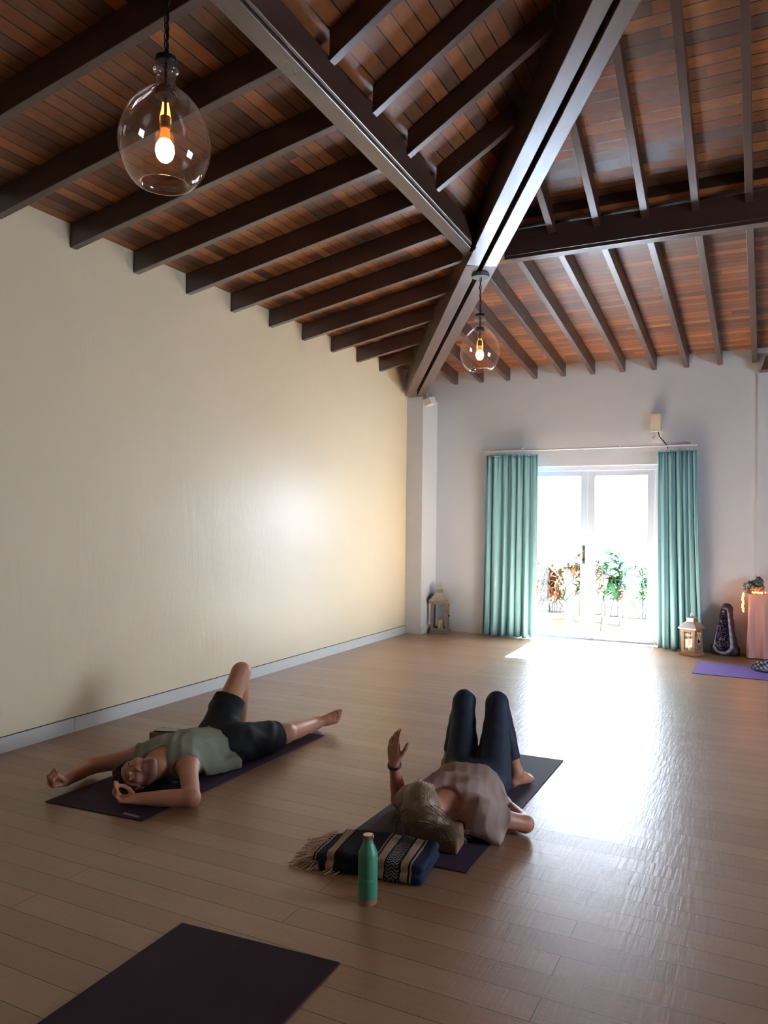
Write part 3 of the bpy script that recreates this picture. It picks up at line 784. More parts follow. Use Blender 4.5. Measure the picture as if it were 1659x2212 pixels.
# spotlight on the corner column
sp = thing('spot_lamp', 'small white adjustable spot lamp fixed on top of the corner column', 'lamp', (-4.10, 9.44, 3.23))
MB().box((-4.125, 9.42, 3.21), (-4.065, 9.47, 3.245)).build('mount_plate', M_white, sp, bevel=.003)
MB().tube([(-4.09, 9.45, 3.225), (-4.06, 9.46, 3.16), (-4.045, 9.46, 3.14)], .012, 8).build('arm', M_white, sp, True)
hd = MB().box((-.06, -.055, -.048), (.06, .055, .048)).build('lamp_head', M_white, sp, world=False, bevel=.006)
hd.location = (.075, .0, -.13); hd.rotation_euler = (R_(8), R_(-14), R_(-20))
MB().box((-.048, -.058, -.038), (.048, -.0548, .038)).build('lens', M_steel, hd, world=False)

# ---- pendants
M_pglass = glass_thin('blown_glass', (.96, .92, .91, 1), 1.75, .015, .010)
M_bulb = emit('bulb_glow', (1.0, .36, .09, 1), 22.0)
M_amber = NT('amber_glass_neck')
M_amber.pbsdf(Base_Color=(.7, .06, .015, 1), Roughness=.2, Emission_Color=(1, .10, .015, 1), Emission_Strength=1.1); M_amber = M_amber.m
def pendant(x, y, zt, zc, label, canopy, R, tilt=0):
    P = thing('pendant_lamp', label, 'pendant lamp', (x, y, zc), 'blown glass pendant lamps')
    if canopy:
        MB().lathe([(.075, -.03), (.078, -.026), (.078, 0)], (0, 0, zt-zc), 28).build('canopy', simple('bluish_canopy_metal', lin(120, 128, 134), .4, .6), P, world=False)
    s = R/.175
    ztop = .335*s
    # chain of links
    zcur = zt-zc-(.03 if canopy else 0); k = 0; mb = MB()
    while zcur > ztop+.015:
        mb.torus((0, 0, zcur-.020), .0105, .0028, (1, 0, 0) if k % 2 else (0, 1, 0), 16, 6, (1.9, 1.0))
        zcur -= .034; k += 1
    mb.build('chain', M_blackmetal, P, world=False, smooth=True)
    MB().tube([(.004, .003, zt-zc-.03), (-.006, .002, (zt-zc)*.7+ztop*.3), (.005, -.004, (zt-zc)*.3+ztop*.7), (.002, 0, ztop)], .0034, 6).build('cord', M_blackmetal, P, world=False)
    prof = [(.0755, -.100), (.077, -.125), (.082, -.146), (.092, -.154), (.106, -.150), (.124, -.134), (.144, -.106), (.161, -.068), (.172, -.022), (.1745, .010), (.170, .048), (.155, .098), (.132, .140), (.100, .178), (.066, .205), (.043, .224), (.036, .240), (.035, .275),
            (.046, .280), (.050, .287), (.046, .294), (.036, .298), (.034, .318)]
    # smooth profile
    pr = []
    for i in range(len(prof)-1):
        for f in (0, .33, .66): pr.append((prof[i][0]*(1-f)+prof[i+1][0]*f, prof[i][1]*(1-f)+prof[i+1][1]*f))
    pr.append(prof[-1]); pr = np.array(pr)
    for _ in range(3): pr[1:-1] = (pr[:-2]+2*pr[1:-1]+pr[2:])/4
    vs = [(r*s*(1+.0), z*s) for r, z in pr]
    MB().lathe(vs, (0, 0, 0), 56, False, False).build('glass_globe', M_pglass, P, world=False, smooth=True)
    MB().lathe([(.038*s, .318*s), (.040*s, .322*s), (.040*s, .338*s), (.010*s, .345*s)], (0, 0, 0), 28).build('cap', M_blackmetal, P, world=False)
    MB().tube([(0, 0, .33*s), (0, 0, .10*s)], .006, 8).lathe([(.010, .185*s), (.040*s, .188*s), (.041*s, .205*s), (.036*s, .222*s), (.012, .230*s)], (0, 0, 0), 20).build('stem', M_blackmetal, P, world=False)
    MB().lathe([(.018, .062), (.020, .066), (.020, .108), (.008, .112)], (0, 0, 0), 20).build('socket', simple('bakelite_socket', lin(60, 34, 28), .4), P, world=False)
    MB().lathe([(.020, .018), (.019, .040), (.016, .052), (.016, .062)], (0, 0, 0), 20, False, False).build('bulb_neck', M_amber, P, world=False, smooth=True)
    MB().lathe([(.0008, -.064), (.016, -.060), (.029, -.046), (.036, -.022), (.033, .0), (.024, .016), (.019, .022)], (0, 0, 0), 24, True, True).build('bulb', M_bulb, P, world=False, smooth=True)
pendant(-2.24, 6.35, 3.664, 2.975, 'glass globe pendant lamp hanging from the diagonal beam over the room corner', True, .175)
pendant(-2.035, 2.205, 3.748, 2.905, 'large glass globe pendant lamp hanging over the man, nearer the camera', False, .172)

# ---- yoga mats
def mat(name, quad, th, m, label, cat='yoga mat', group=None):
    q = [np.array((p[0], p[1], 0.0005)) for p in quad]; up = [p+np.array([0, 0, th]) for p in q]
    c = np.mean(q, 0); n = 12; V = []; F = []
    o = MB().hexa(q, up).build(name, m, loc=(c[0], c[1], 0), bevel=.0015)
    return tag(o, label, cat, group)
M_matd = fabric('aubergine_mat_rubber', lin(58, 40, 58), .75, 260, .35, .18)
M_matn = fabric('dark_plum_mat_rubber', lin(50, 32, 42), .8, 260, .35, .18)
M_matp = fabric('violet_mat_rubber', lin(112, 88, 150), .8, 260, .25, .12)
M_matw = fabric('slate_plum_mat_rubber', lin(70, 56, 74), .7, 260, .35, .15)
GM = 'yoga mats on the floor'
mm = mat('yoga_mat', [(-3.389, 2.852), (-2.757, 2.893), (-2.742, 4.63), (-3.37, 4.60)], .005, M_matd, 'dark aubergine yoga mat under the man lying with a raised knee', group=GM)
MB().box((-2.905, 2.912, .0055), (-2.80, 2.932, .0062)).build('woven_label', simple('grey_label', lin(150, 140, 140), .7), mm)
mat('yoga_mat', [(-1.775, 3.09), (-1.135, 3.115), (-1.135, 4.868), (-1.76, 4.84)], .005, M_matw, 'dark plum yoga mat under the woman with bent knees', group=GM)
mat('yoga_mat', [(-1.905, .545), (-1.26, .555), (-1.282, 2.287), (-1.928, 2.24)], .005, M_matn, 'empty dark plum yoga mat cut off by the lower picture edge', group=GM)
mat('yoga_mat', [(-.658, 8.335), (1.05, 8.31), (1.05, 9.04), (-.655, 9.066)], .006, M_matp, 'bright violet yoga mat in front of the geode and pink table', group=GM)

# ---- checked blanket heap on the violet mat
def heap():
    S = SDF((-.16, 8.66, .002), (.62, 9.05, .2), .006)
    S.ell((.22, 8.86, .055), (.28, .12, .065), .05); S.ell((.02, 8.83, .035), (.14, .10, .04), .05)
    S.warp(lambda X, Y, Z: .010*np.sin(60*X+30*np.sin(14*Y))+.006*np.sin(75*Y+40*X))
    S.plane((0, 0, .009), (0, 0, -1))
    t = NT('checked_cloth'); o = t.xyz(t.coord())
    ck = lambda a: t.math('GREATER_THAN', t.math('FRACT', t.math('MULTIPLY', a, 22.0)), .5)
    f = t.math('MULTIPLY', t.math('ADD', ck(t.math('ADD', o[0], o[2])), ck(o[1])), .5)
    t.pbsdf(Base_Color=t.ramp(f, [(0, lin(60, 62, 74)), (.5, lin(120, 124, 136)), (1, lin(205, 205, 208))], 'CONSTANT'), Roughness=.9)
    tag(sdf_mesh('checked_blanket', S, t.m, loc=(.2, 8.85, .006)), 'crumpled grey checked blanket on the end of the violet mat', 'blanket')
heap()

# ---- water bottle
def bottle():
    B = thing('water_bottle', 'green metal water bottle with wooden cap and base standing on the planks', 'bottle', (-1.395, 2.702, 0))
    mg = simple('green_powder_coat', lin(70, 148, 116), .42, 0, .5, bump=.05, bscale=400)
    mw = wood_beam('bamboo_band', lin(150, 112, 86), .45, .4)
    M = B
    r = .0385
    MB().lathe([(r-.003, 0), (r-.001, .002), (r-.001, .024)], (0, 0, .0005), 40).build('base_band', mw, M, world=False, smooth=False)
    pr = [(r-.001, .0245), (r, .026), (r, .190), (r-.002, .199), (r-.008, .213), (r-.015, .228), (r-.018, .236), (r-.0185, .248)]
    body = MB().lathe(pr, (0, 0, 0), 48).build('body', mg, M, world=False, smooth=True); body.modifiers.new('e', 'EDGE_SPLIT').split_angle = R_(40)
    MB().lathe([(.0205, .2485), (.021, .250), (.021, .263), (.0195, .2645)], (0, 0, 0), 36).build('cap', mw, M, world=False)
    MB().lathe([(.0196, .2647), (.0205, .2652), (.0195, .2668), (.0175, .2662)], (0, 0, 0), 36).build('cap_disc', M_steel, M, world=False)
    MB().tube([(.0205, -.006, .252), (.026, -.006, .262), (.0255, -.006, .270), (.021, -.006, .2705)], .0022, 8).build('carry_loop', M_steel, M, world=False)
    # faint printed word
    cu = bpy.data.curves.new('print', 'FONT'); cu.body = 'YOGA'; cu.size = .0165; cu.align_x = 'CENTER'; cu.extrude = .0; cu.space_character = 1.35
    tmp = bpy.data.objects.new('print_tmp', cu); COL.objects.link(tmp)
    bpy.context.view_layer.update()
    me = bpy.data.meshes.new_from_object(tmp.evaluated_get(bpy.context.evaluated_depsgraph_get()))
    COL.objects.unlink(tmp); bpy.data.objects.remove(tmp)
    ang0 = math.atan2(-2.70, 1.39)-R_(9)
    for v in me.vertices:
        a = ang0+v.co.x/r; z = .094+v.co.y
        v.co = ((r+.0004)*math.cos(a), (r+.0004)*math.sin(a), z)
    me.materials.append(simple('pale_print', lin(128, 190, 160), .5))
    o = link(bpy.data.objects.new('printed_word', me)); o.parent = body
bottle()

# ---- cork block with a phone beside the man, block under the woman's head
M_cork = simple('brown_cork_foam', lin(128, 92, 66), .85, bump=.3, bscale=220, var=.25)
def block(loc, half, rot, label):
    o = MB().box((-half[0], -half[1], 0), (half[0], half[1], half[2]*2)).build('yoga_block', M_cork, world=False, bevel=.008)
    o.location = loc; o.rotation_euler = (0, 0, rot); return tag(o, label, 'yoga block', 'cork yoga blocks')
block((-3.56, 3.99, .0005), (.115, .075, .039), R_(8), 'brown cork yoga block on the planks behind the man, holding a phone')
block((-1.352, 3.305, .006), (.115, .066, .053), R_(6), "brown cork yoga block under the woman's head")
ph = thing('smartphone', 'dark smartphone lying on the brown cork block', 'phone', (-3.575, 3.98, .0805), rotz=R_(20))
MB().box((-.078, -.038, 0), (.078, .038, .008)).build('case', M_blackmetal, ph, world=False, bevel=.003)
MB().box((-.072, -.034, .008), (.072, .034, .0086)).build('screen', simple('phone_glass', lin(40, 46, 58), .08, 0, .8), ph, world=False)

# ---- folded striped blanket with fringe
def blanket():
    B = thing('folded_blanket', "folded navy striped blanket with white fringe in front of the woman's head", 'blanket', (-1.267, 2.915, 0), rotz=R_(8))
    # local frame: x runs left (negative) to right, y away from the camera
    S = SDF((-.56, -.06, -.01), (.06, .36, .14), .004)
    S.box((-.215, .14, .022), (.235, .150, .020), .018, .01)
    S.box((-.205, .145, .060), (.225, .142, .022), .020, .012)
    S.box((-.455, .16, .03), (.06, .13, .022), .018, .03)
    S.warp(lambda X, Y, Z: .006*np.sin(11*X+1)*np.sin(9*Y)+.0022*np.sin(60*X+20*Y)+.05*np.clip(-X-.28, 0, 1)*np.clip(Z-.02, 0, 1)*4*.4)
    S.plane((0, 0, .001), (0, 0, -1))
    def matcut(X, Y, Z):
        yw = 2.915+math.sin(R_(8))*X+math.cos(R_(8))*Y
        return np.maximum(Z-.0068, 3.084+.04*(X+.5)*0-yw)
    S.put(matcut, S.lo, (.06, .36, .01), 0, 'sub')
    t = NT('striped_weave'); o = t.xyz(t.coord()); x, y, z = o
    n = t.noise(t.coord(), 180, 2)
    wx = t.math('ADD', x, t.math('ADD', t.math('MULTIPLY', t.noise(t.comb(0.0, t.math('MULTIPLY', y, 1.0), z), 30, 2).outputs[0], .008), 0.016))
    navy, blue, cream, black = lin(34, 36, 46), lin(44, 54, 78), lin(186, 162, 144), lin(26, 22, 24)
    u = t.math('DIVIDE', t.math('ADD', wx, .50), .52)      # 0 .. 1 left to right
    P = lambda v: (v+.50)/.52
    c = t.ramp(u, [(0, cream), (P(-.470), black), (P(-.462), cream), (P(-.455), navy), (P(-.395), cream), (P(-.36), black), (P(-.352), navy), (P(-.185), cream), (P(-.178), black), (P(-.170), cream), (P(-.135), black), (P(-.065), cream), (P(-.032), black), (P(-.024), cream), (P(-.016), blue)], 'CONSTANT')
    # zigzag inside the black band
    s = t.math('ADD', y, z)
    zz = t.math('PINGPONG', t.math('MULTIPLY', t.math('ADD', wx, .135), 1.0), .0175)
    band = t.math('FRACT', t.math('DIVIDE', t.math('ADD', s, t.math('MULTIPLY', zz, 1.0)), .017))
    on = t.math('GREATER_THAN', band, .52)
    inb = t.math('MULTIPLY', t.math('GREATER_THAN', wx, -.128), t.math('LESS_THAN', wx, -.072))
    c = t.mix(t.math('MULTIPLY', on, inb), c, lin(150, 146, 140))
    c = t.mix(t.math('MULTIPLY', n.outputs[0], .35), c, (.02, .02, .02, 1))
    t.pbsdf(Base_Color=c, Roughness=.95, Specular_IOR_Level=.15, Normal=t.bump(n.outputs[0], .5, .002))
    V, Q = S.net(1)
    mesh('folded_cloth', V, Q, t.m, B, world=False, smooth=True)
    mb = MB(); r = np.random.default_rng(8)
    for i in range(64):
        y0 = .015+.28*i/63+r.uniform(-.006, .006); lay = i % 2
        z0 = .018+.028*lay; ln = r.uniform(.05, .105); a = R_(180)+r.normal(0, .35); x0 = -.512+r.uniform(0, .012)
        pts = [(x0+.02, y0, z0)]
        for k in range(1, 6):
            f = k/5; pts.append((x0+ln*f*math.cos(a)+.004*math.sin(9*f+i), y0+ln*f*math.sin(a)+.006*math.sin(6*f+i*2), max(.004, z0*(1-f**.7)+.004+.003*r.uniform())))
        mb.tube(pts, .0024, 5)
    for i in range(16):   # longer strands of the near corner, reaching in front
        x0 = -.49+.012*i; ln = r.uniform(.05, .10); a = R_(235)+r.normal(0, .45)
        y0 = .03-.004*i*0; pts = [(x0+.01, y0, .02)]
        for k in range(1, 6):
            f = k/5; pts.append((x0+ln*f*math.cos(a), y0+ln*f*math.sin(a)*.8, max(.004, .03*(1-f))))
        mb.tube(pts, .0024, 5)
    mb.build('fringe', fabric('cream_fringe', lin(226, 204, 186), .9, 300, .1, .1), B, world=False, smooth=True)
blanket()

# ================================================================== TERRACE OUTSIDE
tag(MB().box((-6, YW+.02, -.25), (3, 16, -.06)).build('terrace_floor', simple('grey_terrace_tile', lin(110, 106, 100), .7)), kind='structure')
tag(MB().box((-6, 13.4, -.06), (3, 13.6, 1.05)).build('wall_terrace', simple('white_parapet', lin(238, 236, 230), .8)), kind='structure')
M_terra = simple('pale_terracotta', lin(92, 62, 36), .8, bump=.2, bscale=90)
M_plant = simple('pale_stone_planter', lin(88, 66, 44), .8, bump=.2, bscale=90)
M_soil = simple('potting_soil', lin(70, 52, 40), .95, bump=.5, bscale=120)
def leafmat(nm, cols):
    t = NT(nm); o = t.n('ShaderNodeObjectInfo'); g = t.n('ShaderNodeNewGeometry')
    rp = t.ramp(g.outputs['Random Per Island'], [(i/(len(cols)-1), c) for i, c in enumerate(cols)])
    b = t.n('ShaderNodeBsdfPrincipled', {'Base Color': rp, 'Roughness': .6, 'Specular IOR Level': .08})
    tr = t.n('ShaderNodeBsdfTranslucent', {'Color': rp}); mx = t.n('ShaderNodeMixShader', {0: .35, 1: b.outputs[0], 2: tr.outputs[0]})
    t.t.links.new(mx.outputs[0], t.out.inputs[0]); return t.m
M_croton = leafmat('croton_leaf', [lin(84, 36, 18), lin(92, 52, 22), lin(60, 56, 22), lin(86, 26, 18)])
M_green = leafmat('green_leaf', [lin(25, 55, 26), lin(42, 68, 28), lin(18, 44, 26), lin(64, 74, 30)])
M_stem = simple('plant_stem', lin(34, 26, 20), .8)
def blade(mb, p, d, L, w, droop, r):
    d = np.array(d, float); d /= np.linalg.norm(d); sd = np.cross(d, [0, 0, 1.]); sd /= (np.linalg.norm(sd)+1e-6)
    V = []; n = 6
    for i in range(n+1):
        t = i/n; c = np.array(p)+d*L*t+np.array([0, 0, -droop*L*t*t]); ww = w*math.sin(math.pi*min(.97, .06+t*.94))**.8
        up = np.array([0, 0, .25*ww])
        V += [c-sd*ww/2+up, c, c+sd*ww/2+up]
    F = []
    for i in range(n):
        for k in (0, 1): F.append((i*3+k, i*3+k+1, (i+1)*3+k+1, (i+1)*3+k))
    mb.add(V, F)
def plant(loc, stems, height, spread, lmat, label, L, W, seed, pot, xr, group='potted plants on the terrace'):
    r = np.random.default_rng(seed); P = thing('potted_plant', label, 'plant', loc, group)
    x, y, z = loc
    if pot[0] == 'round':
        R, H = pot[1], pot[2]
        MB().lathe([(R*.70, 0), (R*.92, H*.72), (R*1.0, H*.73), (R*1.03, H), (R*.93, H), (R*.90, H*.86)], loc, 36, True, False).build('pot', M_terra, P, smooth=False)
        MB().lathe([(R*.91, H*.84), (.001, H*.88)], loc, 24, False, True).build('soil', M_soil, P)
        area = lambda: (lambda a, q: (x+q*math.cos(a), y+q*math.sin(a), z+H*.86))(r.uniform(0, 6.28), R*.7*r.uniform()**.5)
    else:
        a, b, H = pot[1], pot[2], pot[3]; t_ = .03
        MB().box((x-a, y-b, z), (x+a, y-b+t_, z+H)).box((x-a, y+b-t_, z), (x+a, y+b, z+H)).box((x-a, y-b+t_, z), (x-a+t_, y+b-t_, z+H)).box((x+a-t_, y-b+t_, z), (x+a, y+b-t_, z+H)).box((x-a-.015, y-b-.015, z+H*.62), (x+a+.015, y-b, z+H)).build('planter_box', M_plant, P, bevel=.004)
        MB().box((x-a+t_, y-b+t_, z), (x+a-t_, y+b-t_, z+H*.85)).build('soil', M_soil, P)
        area = lambda: (x+r.uniform(-a*.8, a*.8), y+r.uniform(-b*.6, b*.6), z+H*.84)
    fol = MB()
    for s_ in range(stems):
        b0 = np.array(area()); hh = height*r.uniform(.55, 1.0); lean = np.array([r.normal(0, spread), r.normal(0, spread*.7), 0])
        lean[0] = min(max(b0[0]+lean[0]*hh, xr[0]+.06), xr[1]-.06)/hh-b0[0]/hh
        pts = [b0+lean*t**1.5*hh+np.array([0, 0, hh*t]) for t in np.linspace(0, 1, 6)]
        MB().tube(pts, [.009*(1-.5*i/5) for i in range(6)], 6).build('stem', M_stem, P)
        for k in range(int(r.integers(30, 42))):
            t = 1-.62*r.uniform()**1.5; p = b0+lean*t**1.5*hh+np.array([0, 0, hh*t]); a = r.uniform(0, 6.28); el = r.uniform(-.1, .9)
            dx = math.cos(a)*math.cos(el); av = (xr[1]-p[0] if dx > 0 else p[0]-xr[0])-.03
            ll = min(L*r.uniform(.6, 1.15), av/max(abs(dx), .05))
            if ll < .07: continue
            blade(fol, p, (dx, math.sin(a)*math.cos(el), math.sin(el)), ll, W*r.uniform(.7, 1.2), r.uniform(.2, .9), r)
    fol.build('foliage', lmat, P, smooth=True)
zt_ = -.06
plant((-2.71, 10.90, zt_), 11, .74, .20, M_croton, 'slim orange-leaved plant in a round terracotta pot outside the first door leaf', .20, .040, 1, ('round', .20, .30), (-3.08, -2.462))
plant((-2.245, 11.10, zt_), 8, .92, .13, M_croton, 'orange and green leafy plant in a planter behind the door handle', .26, .050, 2, ('box', .19, .13, .28), (-2.458, -2.022))
plant((-1.90, 11.05, zt_), 8, .98, .15, M_green, 'broad green palm-like plant in the planter seen through the second door leaf', .34, .065, 5, ('box', .10, .15, .27), (-2.018, -1.768))
plant((-1.51, 10.98, zt_), 9, 1.08, .12, M_green, 'tall sparse green plant in the stone planter nearest the far curtain', .20, .032, 6, ('box', .22, .15, .27), (-1.762, -1.2))
# ================================================================== PEOPLE
M_skin = attr_mat('skin', .48, .4, .12, .12, 160)
ZM = .0058                                   # top of a yoga mat
def v3(*a): return np.array(a, float)
def unit(a): a = np.array(a, float); return a/np.linalg.norm(a)
def rot(v, ax, a):
    ax = unit(ax); return v*math.cos(a)+np.cross(ax, v)*math.sin(a)+ax*(ax@v)*(1-math.cos(a))
def hand(S, W, f, n, right, curls, sc=1.0, thumb=(.55, .75, .3), tcurl=.3, spread=.05):
    f = unit(f); n = np.array(n, float); n = unit(n-f*(n@f)); s = np.cross(f, n)*(1 if right else -1)
    W = np.array(W, float); k = .012
    offs = (.029, .010, -.010, -.028); L = (.088, .092, .088, .080)
    segs = ((.042, .026, .021), (.046, .030, .022), (.043, .028, .021), (.033, .021, .018))
    S.ell(W+f*.048*sc, (.040*sc, .014*sc, .050*sc), .015, A=np.array([s, n, f]))
    S.cap(W-f*.01, W+f*.03*sc, .023*sc, .024*sc, .02, flat=tuple(n), sc=.72)
    for i in range(4):
        b = W+f*L[i]*sc+s*offs[i]*sc
        S.cap(W+f*.02*sc+s*offs[i]*.6*sc, b, .0125*sc, .0108*sc, .012)
        d = unit(f+s*spread*(1.5-i)); p = b; c = curls[i] if isinstance(curls[0], (tuple, list)) else curls
        for j in range(3):
            d = rot(d, np.cross(d, n), c[j]); q = p+d*segs[i][j]*sc
            S.cap(p, q, (.0100, .0092, .0084)[j]*sc*(.88 if i == 3 else 1), (.0094, .0085, .0072)[j]*sc*(.88 if i == 3 else 1), .0025 if j == 0 else .005); p = q
    p = W+f*.022*sc+s*.024*sc+n*.006*sc; d = unit(f*thumb[0]+s*thumb[1]+n*thumb[2])
    for j, (l, r0, r1) in enumerate(((.046, .0145, .0118), (.033, .0115, .0102), (.027, .0102, .0078))):
        q = p+d*l*sc; S.cap(p, q, r0*sc, r1*sc, .010 if j == 0 else .005); p = q; d = rot(d, np.cross(d, unit(f*.6-s*.8)), tcurl)
def foot(S, A, f, up, right, sc=1.0, toes=0.0):
    f = unit(f); up = np.array(up, float); up = unit(up-f*(up@f)); s = np.cross(up, f)*(1 if right else -1)   # s points to the big toe
    A = np.array(A, float)
    S.cap(A, A-f*.030*sc-up*.048*sc, .034*sc, .031*sc, .03)
    S.cap(A+f*.01*sc-up*.005*sc, A+f*.075*sc-up*.036*sc, .035*sc, .027*sc, .03)
    for o, l in ((.026, .128), (.0, .126), (-.024, .108)):
        S.cap(A+f*.05*sc-up*.045*sc+s*o*.6*sc, A+f*l*sc-up*.060*sc+s*o*sc, .022*sc, .0185*sc, .022)
    S.cap(A-f*.02*sc-up*.058*sc, A+f*.10*sc-up*.062*sc-s*.012*sc, .022*sc, .018*sc, .02)
    for o, l0, l, r in ((.030, .128, .052, .0135), (.010, .132, .042, .0098), (-.007, .126, .038, .0092), (-.022, .118, .033, .0088), (-.035, .108, .027, .0084)):
        b = A+f*l0*sc-up*.062*sc+s*o*sc; m = b+f*l*.6*sc+up*(.004+toes)*sc
        S.cap(b, m, r*sc, r*.95*sc, .008); S.cap(m, m+f*l*.42*sc-up*.006*sc, r*sc, r*.85*sc, .004)
def limb(S, a, b, r, k=.03, infl=0.0):
    """one tapered member; r: radii at equal steps from a to b"""
    a = np.array(a, float); b = np.array(b, float); ab = b-a; L2 = float(ab@ab)
    tt = np.linspace(0, 1, 65); kn = np.linspace(0, 1, len(r)); rr = np.interp(tt, kn, r)
    for _ in range(60): rr[1:-1] = (rr[:-2]+2*rr[1:-1]+rr[2:])/4
    rr = (rr+infl).astype(np.float32)
    def fn(X, Y, Z):
        x, y, z = X-a[0], Y-a[1], Z-a[2]
        t = np.clip((x*ab[0]+y*ab[1]+z*ab[2])/L2, 0, 1)
        x = x-t*ab[0]; y = y-t*ab[1]; z = z-t*ab[2]
        q = t*64; i0 = np.minimum(q.astype(np.int32), 63); f = q-i0
        return np.sqrt(x*x+y*y+z*z)-(rr[i0]*(1-f)+rr[i0+1]*f)
    R = float(rr.max()); S.put(fn, np.minimum(a, b)-R, np.maximum(a, b)+R, k)
def head(S, H, A, male):
    """A rows: side (subject's right), n (face forward), u (crown)"""
    T = lambda p: H+np.array(p)@A
    g = 1.0 if male else .95
    S.ell(T((0, -.014, .033)), v3(.077, .096, .086)*g, .02, A=A)
    S.ell(T((0, .028, -.048)), v3(.059, .062, .074)*g, .035, A=A)
    S.cap(T((-.018, .070, -.100)), T((.018, .070, -.100)), .019, .019, .03)           # chin
    for s in (-1, 1):
        S.cap(T((s*.058, -.005, -.055)), T((s*.028, .060, -.096)), .016, .016, .03)  # jaw
        S.ell(T((s*.043, .066, -.020)), (.024, .022, .022), .02, A=A)                # cheekbone
        S.ell(T((s*.0315, .094, .006)), (.017, .016, .012), .012, 'sub', A=A)        # eye hollow
        S.ell(T((s*.0315, .076, .004)), (.0150, .0140, .0110), .004, A=A)            # closed lid
        S.cap(T((s*.014, .087, .020)), T((s*.047, .077, .019)), .008, .006, .010)    # brow
        S.ell(T((s*.079, -.010, -.008)), (.009, .020, .031), .006, A=A)              # ear
        S.ell(T((s*.085, -.004, -.006)), (.005, .010, .016), .004, 'sub', A=A)
        S.ell(T((s*.012, .096, -.036)), (.0085, .0095, .0075), .005, A=A)            # nostril wing
    S.cap(T((0, .086, .012)), T((0, .109, -.028)), .0085, .0115, .012)                # nose
    S.cap(T((-.019, .083, -.060)), T((.019, .083, -.060)), .0065, .0065, .006)        # upper lip
    S.cap(T((-.016, .083, -.071)), T((.016, .083, -.071)), .0075, .0075, .006)        # lower lip
    S.cap(T((-.023, .092, -.0655)), T((.023, .092, -.0655)), .0022, .0022, .004, 'sub')
def head_tint(V, H, A, base, male):
    """albedo of the skin with brows, lashes, lips and stubble"""
    L = (V-H)@A.T; x, y, z = np.abs(L[:, 0]), L[:, 1], L[:, 2]
    c = np.repeat(np.array(base)[None], len(V), 0)
    def put(m, col):
        c[:] = c*(1-m[:, None])+np.array(col)*m[:, None]
    near = (np.linalg.norm(L, axis=1) < .17)
    sm = lambda d, w: np.clip(1-d/w, 0, 1)*near
    flush = sm(np.hypot(x-.040, z+.020), .035)*(y > .02); put(flush*.35, (.50, .20, .13))
    nose = sm(np.hypot(x, z+.028), .020)*(y > .07); put(nose*.35, (.48, .19, .13))
    lips = sm(np.hypot(x/1.8, z+.066), .014)*(y > .06); put(np.minimum(1, lips*1.6)*.7, (.36, .12, .09))
    if male:
        bd = np.clip((-.030-z)/.02, 0, 1)*np.clip((y+.03)/.03, 0, 1)*near*np.clip((.16+z)/.02, 0, 1)
        bd = np.maximum(bd*(1-np.minimum(1, lips*1.6)), sm(np.hypot(x/2.2, z+.050), .010)*(y > .07))
        put(np.clip(bd, 0, 1)*.62, (.10, .052, .035))
    brow = sm(np.hypot((x-.031)/2.6, (z-.021-.08*(x-.03))), .0068)*(y > .04); put(np.minimum(1, brow*1.8)*.85, (.055, .032, .022) if male else (.20, .13, .07))
    lash = sm(np.hypot((x-.0315)/4.5, z-.0005+1.6*(x-.0315)**2*20), .0035)*(y > .05); put(np.minimum(1, lash*2)*.8, (.06, .03, .022))
    return c

